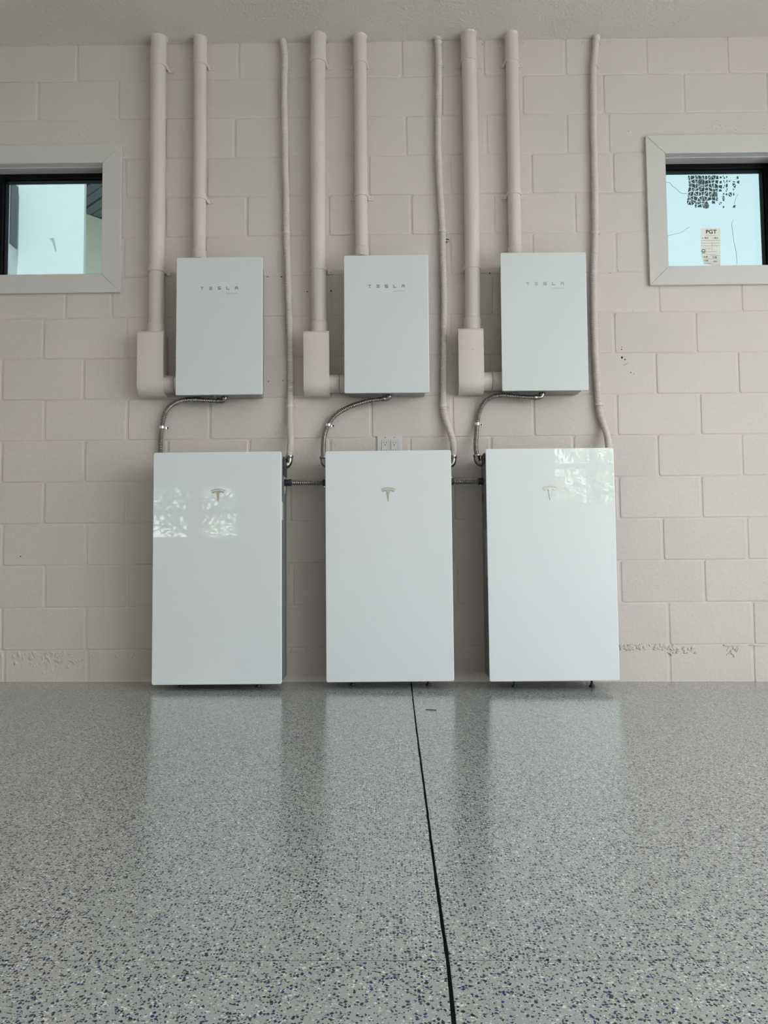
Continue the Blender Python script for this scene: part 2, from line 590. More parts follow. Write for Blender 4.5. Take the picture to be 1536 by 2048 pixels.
def block_mesh(w, h):
    vs, fs = [], []
    R, n = 0.0065, 8
    # outline with eased corners, from the face inwards to the embedded back edge
    for inset, y in [(0.0060, 0.0), (0.0026, 0.0005), (0.0004, 0.0021), (0.0, 0.010)]:
        x1, z1 = w / 2 - inset, h / 2 - inset
        r = min(R, x1 * .8, z1 * .8)
        vs += [(x, y, z) for x, z in ((-x1 + r, -z1), (x1 - r, -z1), (x1, -z1 + r), (x1, z1 - r), (x1 - r, z1), (-x1 + r, z1), (-x1, z1 - r), (-x1, -z1 + r))]
    fs.append(tuple(range(n)))
    for k in range(3):
        for i in range(n):
            j = (i + 1) % n
            fs.append((k * n + i, (k + 1) * n + i, (k + 1) * n + j, k * n + j))
    me = bpy.data.meshes.new('concrete_block')
    me.from_pydata(vs, [], fs)
    me.materials.append(M_BLOCK)
    for p in me.polygons:
        p.use_smooth = p.index > 0
    bm = bmesh.new(); bm.from_mesh(me)
    bmesh.ops.recalc_face_normals(bm, faces=bm.faces)
    # make sure the face looks into the room
    bm.faces.ensure_lookup_table()
    if max(bm.faces, key=lambda f: f.calc_area()).normal.y > 0:
        bmesh.ops.reverse_faces(bm, faces=bm.faces)
    for e in bm.edges:
        if len(e.link_faces) == 2 and e.calc_face_angle(0) > math.radians(50):
            e.smooth = False
    bm.to_mesh(me); bm.free()
    return me

BLOCKS = {}
def put_block(x0, x1, z0, z1):
    w, h = round(x1 - x0, 3), round(z1 - z0, 3)
    if w < 0.012 or h < 0.012:
        return
    if (w, h) not in BLOCKS:
        BLOCKS[(w, h)] = block_mesh(w, h)
    o = bpy.data.objects.new('concrete_block', BLOCKS[(w, h)])
    o.location = ((x0 + x1) / 2, random.uniform(-0.0007, 0.0007), (z0 + z1) / 2)
    o.parent = wall
    COL.objects.link(o)

def cut(rect, hole):
    x0, x1, z0, z1 = rect
    hx0, hx1, hz0, hz1 = hole
    if hx1 <= x0 or hx0 >= x1 or hz1 <= z0 or hz0 >= z1:
        return [rect]
    out = []
    if z1 > hz1: out.append((x0, x1, hz1, z1))
    if z0 < hz0: out.append((x0, x1, z0, hz0))
    a, b = max(z0, hz0), min(z1, hz1)
    if x0 < hx0: out.append((x0, hx0, a, b))
    if x1 > hx1: out.append((hx1, x1, a, b))
    return out

HG, BG = 0.0105, 0.0018
for k in range(16):
    z0, z1 = COURSE0 + k * COURSE, COURSE0 + (k + 1) * COURSE
    zm = (z0 + z1) / 2
    if k == 0: z0 = -0.05
    if k == 15: z1 = ZC + 0.03
    py = 1113 - (zm - CAM_H) * 405
    xs = sorted(at(px, py).x for px in J[k])
    full = [xs[0]]
    for p, q in zip(xs, xs[1:]):
        n = max(1, round((q - p) / PITCH_B))
        full += [p + (q - p) * i / n for i in range(1, n + 1)]
    while full[0] - PITCH_B > XL: full.insert(0, full[0] - PITCH_B)
    while full[-1] + PITCH_B < XR: full.append(full[-1] + PITCH_B)
    if k == 13:     # one long precast lintel over each window
        left_end, right_end = at(330, 270).x, at(1217, 270).x
        full = [left_end] + [x for x in full if left_end + 0.1 < x < right_end - 0.05] + [right_end]
    full = [XL] + full + [XR]
    for p, q in zip(full, full[1:]):
        rects = [(p + HG / 2, q - HG / 2, z0 + BG / 2, z1 - BG / 2)]
        for h in WIN:
            big = (h[0] - 0.02, h[1] + 0.02, h[2] - 0.02, h[3] + 0.02)
            rects = [r2 for r in rects for r2 in cut(r, big)]
        for r in rects:
            put_block(*r)

# lumps of mortar and paint smeared along the first bed joint
def lumps(name, spots, parent):
    bm = bmesh.new()
    for x, z, sx, sz, d in spots:
        mt = Matrix.Translation((x, 0.0, z)) @ Matrix.Rotation(random.uniform(0, PI) if sx < .015 else random.uniform(-.08, .08), 4, 'Y') @ Matrix.Diagonal((sx, d, sz, 1))
        r = bmesh.ops.create_icosphere(bm, subdivisions=2, radius=1.0, matrix=mt)
        for v in r['verts']:
            v.co.x += random.uniform(-.15, .15) * sx
            v.co.z += random.uniform(-.15, .15) * sz
    me = bpy.data.meshes.new(name)
    bm.to_mesh(me); bm.free()
    for p in me.polygons: p.use_smooth = True
    me.materials.append(M_MORTAR)
    o = bpy.data.objects.new(name, me)
    COL.objects.link(o); attach(o, parent)
    o['kind'] = 'stuff'
    return o
spots = []
for i in range(90):
    px = random.gauss(95, 38); py = 1305 + abs(random.gauss(0, 16))
    p = at(px, py); spots.append((p.x, p.z, random.uniform(.003, .010), random.uniform(.003, .013), random.uniform(.0012, .004)))
for i in range(22):
    p = at(random.uniform(180, 285), 1306 + abs(random.gauss(0, 9))); spots.append((p.x, p.z, random.uniform(.003, .012), random.uniform(.003, .006), random.uniform(.001, .0025)))
for i in range(150):
    px = random.uniform(1238, 1350) if i < 105 else random.choice((1345, 1352, 1362, 1370, 1385, 1462, 1470)) + random.uniform(-8, 8)
    p = at(px, 1294 + random.gauss(0, 2.5) + (abs(random.gauss(0, 7)) if i >= 105 else 0)); spots.append((p.x, p.z, random.uniform(.004, .014), random.uniform(.0025, .007), random.uniform(.0015, .0055)))
for i in range(40):
    p = at(random.choice((random.uniform(580, 648), random.uniform(908, 975))), 1301 + random.gauss(0, 3)); spots.append((p.x, p.z, random.uniform(.003, .010), random.uniform(.002, .005), random.uniform(.001, .0035)))
for i in range(26):
    px = random.choice((random.uniform(1240, 1360), random.uniform(1455, 1475), random.uniform(1500, 1530)))
    p = at(px, 1294 - (px - 1300) * .02 + random.gauss(0, .8)); spots.append((p.x, p.z, random.uniform(.016, .03), random.uniform(.0025, .0045), random.uniform(.0012, .003)))
lumps('mortar_smear', spots, wall)
# thick paint and caulk where the pipes meet the ceiling
spots = []
for cx in (318, 401, 567, 637, 720, 877, 937, 1023, 1193):
    for i in range(9):
        p = at(cx + random.uniform(-30, 30), 84 + random.uniform(-2, 5)); spots.append((p.x, p.z, random.uniform(.003, .009), random.uniform(.002, .006), random.uniform(.001, .003)))
lumps('caulk_smear', spots, wall)
# drilled holes and dark scuffs
def spot(name, px, py, r, material):
    p = at(px, py, -0.0009)
    n = 9
    pts = [(p.x + r * math.cos(2 * PI * i / n) * random.uniform(.75, 1.2), p.z + r * math.sin(2 * PI * i / n) * random.uniform(.75, 1.2)) for i in range(n)]
    return MB().prism(pts, 'y', -0.0009, 0.003).build(name, material, wall)
for px, py, r in [(535.3, 553.7, .0035), (563, 553.7, .0035), (614.3, 583.3, .003), (662.3, 581.7, .0038), (536.7, 763, .003), (566, 761, .003), (979.5, 546, .003), (657.3, 700, .003), (1220.5, 546, .002), (411, 1000, .002), (41, 1113, .003)]:
    spot('drill_hole', px, py, r, M_INK)
for px, py, r in [(1243.5, 694, .0025), (1244, 715, .006), (1250, 719, .004), (1243, 699, .003), (1262, 745, .003), (1268, 748, .002), (1257, 262, 0.002)]:
    spot('scuff_mark', px, py, r, M_INK)
pits = MB()
rs = random.Random(21)
for i in range(46):
    if i < 22:
        px, py = rs.gauss(1455, 22), rs.gauss(252, 6)
    elif i < 38:
        px, py = rs.uniform(45, 210), rs.gauss(268, 5)
    else:
        px, py = rs.uniform(1200, 1500), rs.uniform(210, 1250)
    if 1280 < px and 270 < py < 575:
        continue
    c = at(px, py, -0.0009)
    r = rs.uniform(.0008, .0022)
    pts = [(c.x + r * math.cos(2 * PI * k / 7) * rs.uniform(.6, 1.5), c.z + r * math.sin(2 * PI * k / 7) * rs.uniform(.5, 1.0)) for k in range(7)]
    pits.prism(pts, 'y', -0.0009, .003)
o = pits.build('pit_mark', M_GREYLABEL, wall); o['kind'] = 'stuff'
p, q = at(1248, 731, -.001), at(1256, 726, -.001)
MB().tube([p, q], .0008, 6).build('scuff_mark', M_INK, wall)

# other walls, ceiling
def yz_wall(name, x0, x1, holes, label):
    mb = MB()
    ys = sorted({YB - 0.2, 0.19, *[h[0] for h in holes], *[h[1] for h in holes]})
    for y0, y1 in zip(ys, ys[1:]):
        hh = [h for h in holes if h[0] <= y0 and h[1] >= y1]
        if hh:
            if hh[0][2] > 0: mb.box(x0, x1, y0, y1, -0.08, hh[0][2])
            mb.box(x0, x1, y0, y1, hh[0][3], ZC + 0.2)
        else:
            mb.box(x0, x1, y0, y1, -0.08, ZC + 0.2)
    return struct(mb.build(name, M_WALLPLAIN), label)
yz_wall('wall_left', XL - 0.2, XL, [], 'plain painted wall on the left of the garage')
yz_wall('wall_right', XR, XR + 0.2, [(DOOR_Y0, DOOR_Y1, 0, DOOR_Z)], 'painted wall on the right pierced by the open garage door')

MIR = -0.245
def mirror_pt(px, py, Ywall, Ym=MIR):
    """Where a pixel seen in the glass front lands on the wall behind the camera."""
    r = ray(px, py)
    t = (Ym + DIST) / r.y + (Ym - Ywall) / r.y
    return CAM.x + r.x * t, CAM.z + r.z * t
xa, za = mirror_pt(470, 1073, YB); xb, zb = mirror_pt(401, 972, YB)
xc, _ = mirror_pt(389, 1000, YB)
WB = [(xb - .022, xa + .022, za - .022, zb + .022), (xc - (xa - xb) * 1.45, xc + .022, za - .022, zb + .022)]
xd, zd = mirror_pt(1114, 1005, YB, -0.245); xe, ze = mirror_pt(1177, 930, YB, -0.245)
WB.append((xd - .025, xd + 2 * (xe - xd) + .025, zd - .025, zd + 2 * (ze - zd) + .025))
ob = wall_with_holes(XL, XR, -0.08, ZC + 0.2, WB, YB - 0.2, YB, MB()).build('wall_back', M_WALLPLAIN)
struct(ob, 'painted wall behind the camera with three windows')
ceil = MB().box(XL - 0.2, XR + 0.2, YB - 0.2, 0.19, ZC, ZC + 0.2).build('ceiling', M_CEIL)
struct(ceil, 'textured painted ceiling over the block wall')

# windows behind the camera: double hung with thin bars
for i, (x0, x1, z0, z1) in enumerate(WB):
    w = struct(MB().box(x0, x0 + .025, YB - .15, YB - .08, z0, z1).box(x1 - .025, x1, YB - .15, YB - .08, z0, z1)
               .box(x0 + .025, x1 - .025, YB - .15, YB - .08, z0, z0 + .025).box(x0 + .025, x1 - .025, YB - .15, YB - .08, z1 - .025, z1)
               .build('window_%d' % (i + 3), M_TRIM), 'double hung window behind the camera')
    zm, xm = (z0 + z1) / 2, (x0 + x1) / 2
    MB().box(x0, x1, YB - .14, YB - .09, zm - .035, zm + .035).build('meeting_rail', M_TRIM, w)
    for zz in ((z0 + zm) / 2, (z1 + zm) / 2):
        MB().box(x0, x1, YB - .12, YB - .105, zz - .008, zz + .008).build('glazing_bar', M_TRIM, w)
    MB().box(xm - .008, xm + .008, YB - .12, YB - .105, z0, z1).build('glazing_bar', M_TRIM, w)
    MB().box(x0, x1, YB - .116, YB - .110, z0, z1).build('pane', M_CLEAR, w)
    portal('window_portal', (xm, YB - 0.25, zm), (PI / 2, 0, PI), x1 - x0, z1 - z0)

# ------------------------------------------------------------------ front windows
def front_window(idx, opening, label, casing_px, hinge_left):
    x0, x1, z0, z1 = opening
    root = bpy.data.objects.new('window_%d' % idx, None)
    root.location = ((x0 + x1) / 2, 0, z0)
    COL.objects.link(root)
    struct(root, label)
    W, T = 0.0945, 0.019
    r = 0.004
    ix0, ix1, iz0, iz1 = x0 - r + .004, x1 + r - .004, z0, z1
    ox0, ox1, oz0, oz1 = ix0 - W, ix1 + W, iz0 - W, iz1 + W
    g = 0.0006
    boards = [[(ox0 + g, oz1), (ox1 - g, oz1), (ix1 - g, iz1), (ix0 + g, iz1)],
              [(ix0 + g, iz0), (ix1 - g, iz0), (ox1 - g, oz0), (ox0 + g, oz0)],
              [(ox0, oz0 + g), (ox0, oz1 - g), (ix0, iz1 - g), (ix0, iz0 + g)],
              [(ix1, iz0 + g), (ix1, iz1 - g), (ox1, oz1 - g), (ox1, oz0 + g)]]
    for bpts in boards:
        MB().prism(bpts, 'y', -T - .001, -.001).build('casing_board', M_TRIM, root, bevel=0.0022, seg=2)
    D = 0.082
    for bx in ((x0 - .012, x0, z0 - .012, z1 + .012), (x1, x1 + .012, z0 - .012, z1 + .012), (x0, x1, z1, z1 + .012), (x0, x1, z0 - .012, z0)):
        mb = MB().box(bx[0], bx[1], 0.0, D + .06, bx[2], bx[3])
        mb.build('reveal_board', M_TRIM, root)
    # shallow stop bead under the head of the opening
    MB().box(x0, x1, 0.020, 0.028, z1 - .0035, z1).build('head_bead', M_TRIM, root)
    S = 0.024
    fy0, fy1 = D, D + 0.055
    f = MB()
    f.box(x0, x0 + S, fy0, fy1, z0, z1).box(x1 - S, x1, fy0, fy1, z0, z1).box(x0 + S, x1 - S, fy0, fy1, z1 - S, z1).box(x0 + S, x1 - S, fy0, fy1, z0, z0 + S)
    f.build('sash_frame', M_FRAME, root, bevel=0.003)
    b = MB()
    e = S + 0.005
    b.box(x0 + S, x0 + e, fy0 + .02, fy1, z0 + S, z1 - S).box(x1 - e, x1 - S, fy0 + .02, fy1, z0 + S, z1 - S).box(x0 + e, x1 - e, fy0 + .02, fy1, z1 - e, z1 - S).box(x0 + e, x1 - e, fy0 + .02, fy1, z0 + S, z0 + e)
    b.build('glazing_bead', M_FRAME, root)
    pane = MB().box(x0 + S, x1 - S, fy0 + .034, fy0 + .040, z0 + S, z1 - S).build('pane', M_TINTED, root)
    return root, pane, fy0 + .034

win_l, pane_l, GY = front_window(1, WIN[0], 'small white-cased window left of the batteries with a black sash', None, True)
win_r, pane_r, GY = front_window(2, WIN[1], 'small white-cased window right of the batteries with a paper label on its glass', None, False)
SY = GY - 0.0008      # surface of the glass on the room side

def glass_poly(pxs, name, material, parent, y=None, th=0.0006):
    y = SY if y is None else y
    pts = [at(px, py, y) for px, py in pxs]
    return MB().prism([(p.x, p.z) for p in pts], 'y', y - th, y).build(name, material, parent)

# left window: torn scrap of old label
glass_poly([(98.5, 477), (107, 476), (109, 481), (112, 497), (112.5, 503), (110.5, 503), (104, 481), (99, 479.5)], 'label_scrap', M_SCRAPFILM, win_l)
# right window: the paper label
lab = glass_poly([(1402, 456.5), (1441, 456.2), (1440.5, 500), (1441, 533.5), (1434, 533), (1420, 529.5), (1407.5, 527.5), (1403, 512), (1401.3, 490)], 'paper_label', M_PAPER, win_r, y=SY - .0002)
LY = SY - .0011
def lab_text(s, px, py, hpx, rot=0.0, stretch=1.0, mt=M_INK, space=1.0):
    p = at(px, py, LY)
    return text_mesh(s, hpx / 0.72 * (DIST + LY) / FPX, 'print', mt, lab, p, rot, 0.0003, stretch=stretch, space=space, bold=0.018)
lab_text('PGT', 1411.5, 467.3, 8.2, stretch=1.05)
lab_text('+ 78.9', 1404.0, 477.8, 3.6)
lab_text('- 78.9', 1424.5, 477.8, 3.6)
lab_text('ID', 1410.2, 507.0, 7.0, rot=-PI / 2)
lab_text('0.44', 1407.5, 515.4, 3.4)
lab_text('0.28', 1425.5, 516.2, 3.4)
lab_text('0.46', 1409.0, 522.6, 3.2)
lab_text('50.3', 1427.0, 524.0, 3.2)
ln = MB()
for y, xa_, xb_ in [(471.2, 1411, 1431), (481.3, 1402.5, 1440), (486.5, 1403, 1439), (491.6, 1403, 1440), (497.2, 1412, 1422), (503.5, 1412, 1432), (509.0, 1412, 1432), (511.5, 1421, 1440), (517.8, 1409, 1436), (526.5, 1410, 1425)]:
    p, q = at(xa_, y, LY), at(xb_, y, LY)
    ln.box(p.x, q.x, LY - .0002, LY, p.z - .0007, p.z + .0007)
for x, ya_, yb_ in [(1411.5, 496, 508), (1424, 484, 500)]:
    p, q = at(x, ya_, LY), at(x, yb_, LY)
    ln.box(p.x - .0005, p.x + .0005, LY - .0002, LY, q.z, p.z)
ln.build('ruled_line', M_GREYINK, lab)
# right window: crackled scraps of an old sheet left on the glass
rs = random.Random(5)
fr = MB()
NX, NY = 15, 8
X0, X1, Y0, Y1 = 1375.0, 1478.0, 350.5, 418.0
grid = {}
for i in range(NX + 1):
    for j in range(NY + 1):
        grid[i, j] = (X0 + (X1 - X0) * i / NX + rs.uniform(-2.4, 2.4), Y0 + (Y1 - Y0) * j / NY + (rs.uniform(-2.8, 2.8) if j else 0))
for i in range(NX):
    for j in range(NY):
        u, v = (i + .5) / NX, (j + .5) / NY
        keep = 1.0
        if u > 0.62: keep = 0.85 - (u - 0.62) * 1.2 - v * 0.35
        if v > 0.72 and u > 0.42: keep = 0.22
        if v > 0.86 and not (0.2 < u < 0.4): keep = 0.12
        if rs.random() > keep: continue
        qd = [grid[i, j], grid[i + 1, j], grid[i + 1, j + 1], grid[i, j + 1]]
        cx, cy = sum(p[0] for p in qd) / 4, sum(p[1] for p in qd) / 4
        k = rs.uniform(.72, .93) if u < .62 else rs.uniform(.4, .8)
        tri = rs.random()
        parts = [qd] if tri < .45 else ([[qd[0], qd[1], qd[2]], [qd[0], qd[2], qd[3]]] if tri < .75 else [[qd[0], qd[1], qd[3]], [qd[1], qd[2], qd[3]]])
        for pp in parts:
            cx, cy = sum(p[0] for p in pp) / len(pp), sum(p[1] for p in pp) / len(pp)
            pts = [at(cx + (p[0] - cx) * k, cy + (p[1] - cy) * k, SY) for p in pp]
            fr.prism([(p.x, p.z) for p in pts], 'y', SY - .0005, SY)
M_FILM = mat('grey_green_film', (0.055, 0.085, 0.088), 0.5)
o = fr.build('film_scrap', M_FILM, win_r); o['kind'] = 'stuff'
for path, rr in [([(1332, 364.5), (1340, 366), (1344, 371.5), (1354, 379), (1360, 385), (1368, 387.5), (1374, 387)], .0009), ([(1335, 471.5), (1348, 468.5), (1362, 465), (1372, 458), (1380, 453)], .0008),
                 ([(1466.5, 440), (1463.5, 448), (1465, 462), (1468, 484), (1472, 503), (1474, 529)], .0009), ([(1476, 388), (1471, 398), (1469, 406), (1470, 418)], .0009)]:
    MB().tube(smooth_path([at(x, y, SY - .001) for x, y in path], .004), rr, 6).build('scratch', M_GREYLABEL, win_r)

# ------------------------------------------------------------------ floor
floor = MB()
zz = lambda x, d: floor_z(x) - d
floor.add([(XL, 0.05, zz(XL, .010)), (XR + .2, 0.05, zz(XR + .2, .010)), (XR + .2, YB, zz(XR + .2, .010)), (XL, YB, zz(XL, .010)),
           (XL, 0.05, -.12), (XR + .2, 0.05, -.12), (XR + .2, YB, -.12), (XL, YB, -.12)],
          [(0, 1, 2, 3), (4, 5, 6, 7), (0, 1, 5, 4), (1, 2, 6, 5), (2, 3, 7, 6), (3, 0, 4, 7)])
floor = struct(floor.build('floor', M_JOINT), 'grey garage floor flecked with navy, black and white chips')
jp = [on_floor(x, y) for x, y in [(823, 1371), (826, 1400), (832, 1450), (837.5, 1494), (849, 1580), (863, 1690), (878, 1800), (887, 1864), (896, 1925), (908, 2046)]]
d0 = (jp[0] - jp[1]); 
jp = [jp[0] + (jp[0] - jp[1]) * ((-0.0 + 0.02 - jp[0].y) / (jp[0].y - jp[1].y))] + jp
dl = jp[-1] - jp[-4]
jp.append(jp[-1] + dl * ((YB - jp[-1].y) / dl.y))
ca, cb = on_floor(0, 1921.5), on_floor(1536, 1920)
def cross_y(x):
    return ca.y + (cb.y - ca.y) * (x - ca.x) / (cb.x - ca.x)
def joint_x(y):
    for p, q in zip(jp, jp[1:]):
        if p.y >= y >= q.y:
            return p.x + (q.x - p.x) * (y - p.y) / (q.y - p.y)
    return jp[-1].x
JW, CW = 0.0056, 0.0026
def slab(side, yfun0, yfun1, n):
    rs = random.Random(11 if side < 0 else 12)
    edge = XL if side < 0 else XR + 0.2
    vs, fs = [], []
    for i in range(n + 1):
        t = i / n
        ym = yfun0(0.2) + (yfun1(0.2) - yfun0(0.2)) * t
        xj = joint_x(min(max(ym, YB + .001), 0.019)) + side * (JW / 2 + rs.uniform(-.0005, .0008))
        for x in (xj, edge):
            y = yfun0(x) + (yfun1(x) - yfun0(x)) * t
            vs.append((x, y, floor_z(x)))
    for i in range(n):
        fs.append((2 * i, 2 * i + 1, 2 * i + 3, 2 * i + 2))
    k = len(vs)
    vs += [(x, y, z - .009) for x, y, z in vs]
    for i in range(n):
        fs.append((2 * i, 2 * i + 2, k + 2 * i + 2, k + 2 * i))
    fs.append((0, 1, k + 1, k)); fs.append((2 * n, 2 * n + 1, k + 2 * n + 1, k + 2 * n))
    o = MB().add(vs, fs).build('slab', M_FLOOR, floor)
    return o
for side in (-1, 1):
    slab(side, lambda x: 0.015, lambda x: cross_y(x) + CW / 2, 90)
    slab(side, lambda x: cross_y(x) - CW / 2, lambda x: YB, 60)
# the hairline cross joint is nearly full of coating
MB().add([(XL, cross_y(XL) + .002, floor_z(XL) - .0030), (XR, cross_y(XR) + .002, floor_z(XR) - .0030), (XR, cross_y(XR) - .002, floor_z(XR) - .0030), (XL, cross_y(XL) - .002, floor_z(XL) - .0030)], [(0, 1, 2, 3)]).build('joint_filler', M_JOINT, floor)
p, q = on_floor(851, 1420), on_floor(872.5, 1421)
o = MB().tube([(p.x, p.y, floor_z(p.x) + .0016), ((p.x + q.x) / 2, p.y - .004, floor_z(p.x) + .0018), (q.x, q.y, floor_z(q.x) + .0016)], [.0014, .0017, .0012], 7).build('splinter', M_WOOD)
tag(o, 'thin dark splinter lying on the floor beside the long joint', 'splinter')

# ------------------------------------------------------------------ conduit runs
def band(mb, cx, cy, r, z, half_w, h=0.022, t=0.0034):
    """Two-hole strap: wraps a vertical pipe and lands on the wall on both sides."""
    pts_o = [(cx - half_w, -0.001), (cx - half_w, -t - .001), (cx - r - .010, -t - .001), (cx - r - .004, -t - .004)]
    pts_o += [(cx + (r + t) * math.cos(a), cy - (r + t) * math.sin(a)) for a in [PI - .08 - (PI - .16) * i / 16 for i in range(17)]]
    pts_o += [(cx + r + .004, -t - .004), (cx + r + .010, -t - .001), (cx + half_w, -t - .001), (cx + half_w, -0.001)]
    inner = [(cx + r + .008, -.001), (cx + r + .001, -.004)] + [(cx + (r - .0004) * math.cos(a), cy - (r - .0004) * math.sin(a)) for a in [.08 + (PI - .16) * i / 16 for i in range(17)]] + [(cx - r - .001, -.004), (cx - r - .008, -.001)]
    outer = pts_o
    # sweep as quads between outer line and inner line resampled to the same count
    n = len(outer)
    inn = list(reversed(inner))
    def samp(pl, t_):
        f = t_ * (len(pl) - 1); i = min(int(f), len(pl) - 2)
        return (pl[i][0] + (pl[i + 1][0] - pl[i][0]) * (f - i), pl[i][1] + (pl[i + 1][1] - pl[i][1]) * (f - i))
    vs, fs = [], []
    inn_full = [(cx - half_w, -.001), (cx - half_w + .001, -.001), (cx - r - .0085, -.001), (cx - r - .0025, -.003)]
    inn_full += [(cx + (r - .0005) * math.cos(a), cy - (r - .0005) * math.sin(a)) for a in [PI - .08 - (PI - .16) * i / 16 for i in range(17)]]
    inn_full += [(cx + r + .0025, -.003), (cx + r + .0085, -.001), (cx + half_w - .001, -.001), (cx + half_w, -.001)]
    for zz_ in (z - h / 2, z + h / 2):
        vs += [(x, y, zz_) for x, y in outer]
        vs += [(x, y, zz_) for x, y in inn_full]
    for i in range(n - 1):
        fs.append((i, i + 1, 2 * n + i + 1, 2 * n + i))                 # outer skin
        fs.append((i, i + 1, n + i + 1, n + i))                         # lower edge
        fs.append((2 * n + i, 2 * n + i + 1, 3 * n + i + 1, 3 * n + i)) # upper edge
    return mb.add(vs, fs)

def strap(cx, cy, r, z, half_w, parent, material=M_PIPE, h=0.022):
    o = band(MB(), cx, cy, r, z, half_w, h).build('pipe_strap', material, parent, smooth=True, angle=35)
    for s in (-1, 1):
        screw_mb(MB(), cx + s * (half_w - .008), -.0042, z, .0052, .0038).build('screw', material, o, smooth=True, angle=50)
    return o

WHICH = ['left', 'middle', 'right']
LARGE = [dict(pts=[(318, 90), (316.5, 150), (316, 300), (314.2, 450), (313.3, 560), (313, 655)], cp=121, straps=[143, 548], body=(274, 326.4, 661.6, 794), collar=(294, 331, 648), stub=(751.6, 787), ring=346, gx=352),
         dict(pts=[(637, 86), (636, 150), (636, 300), (636.5, 480), (638.5, 655)], cp=115, straps=[135, 545], body=(606.8, 658.5, 661, 793), collar=(621.6, 655.6, 648), stub=(749.6, 785), ring=678.4, gx=688),
         dict(pts=[(937.3, 84), (940, 200), (943.5, 400), (945, 560), (945, 655)], cp=112, straps=[133, 541.7], body=(917, 968.0, 655.8, 788.6), collar=(927.4, 962, 643), stub=(744, 781), ring=986, gx=1002)]
SMALL = [dict(pts=[(400.6, 90), (400.6, 130), (399.2, 400), (398.8, 520)], straps=[138, 404], bell=497),
         dict(pts=[(720, 86), (721, 200), (722.3, 400), (723.7, 515)], straps=[135, 398], bell=492),
         dict(pts=[(1023, 84), (1025.5, 200), (1028.5, 400), (1030.5, 512)], straps=[132, 395], bell=490)]
RL, YL = 0.0372, -0.0435
RS_, YS_ = 0.0310, -0.0370
def vert_path(pts, Y):
    P = [at(x, y, Y) for x, y in pts]
    top = P[0].copy(); top.z = ZC
    return [top] + P

def path_x(path, z):
    for p, q in zip(path, path[1:]):
        if p.z >= z >= q.z:
            return p.x + (q.x - p.x) * (p.z - z) / (p.z - q.z)
    return path[-1].x

def torn_collar(x, Y, r, parent):
    """Rim of caulk round the pipe where it enters the ceiling."""
    rs = random.Random(int(abs(x) * 1000))
    vs, fs = [], []
    n = 24
    for k in range(n):
        a = 2 * PI * k / n
        j = rs.uniform(.0, .004)
        vs += [(x + (r + .0005) * math.cos(a), Y + (r + .0005) * math.sin(a), ZC - .010 - j), (x + (r + .002 + j) * math.cos(a), Y + (r + .002 + j) * math.sin(a), ZC - .002), (x + (r + .005 + j) * math.cos(a), Y + (r + .005 + j) * math.sin(a), ZC + .001)]
    for k in range(n):
        k2 = (k + 1) % n
        fs += [(3 * k, 3 * k2, 3 * k2 + 1, 3 * k + 1), (3 * k + 1, 3 * k2 + 1, 3 * k2 + 2, 3 * k + 2)]
    return MB().add(vs, fs).build('caulk_ring', M_PIPE, parent, smooth=True, angle=80)

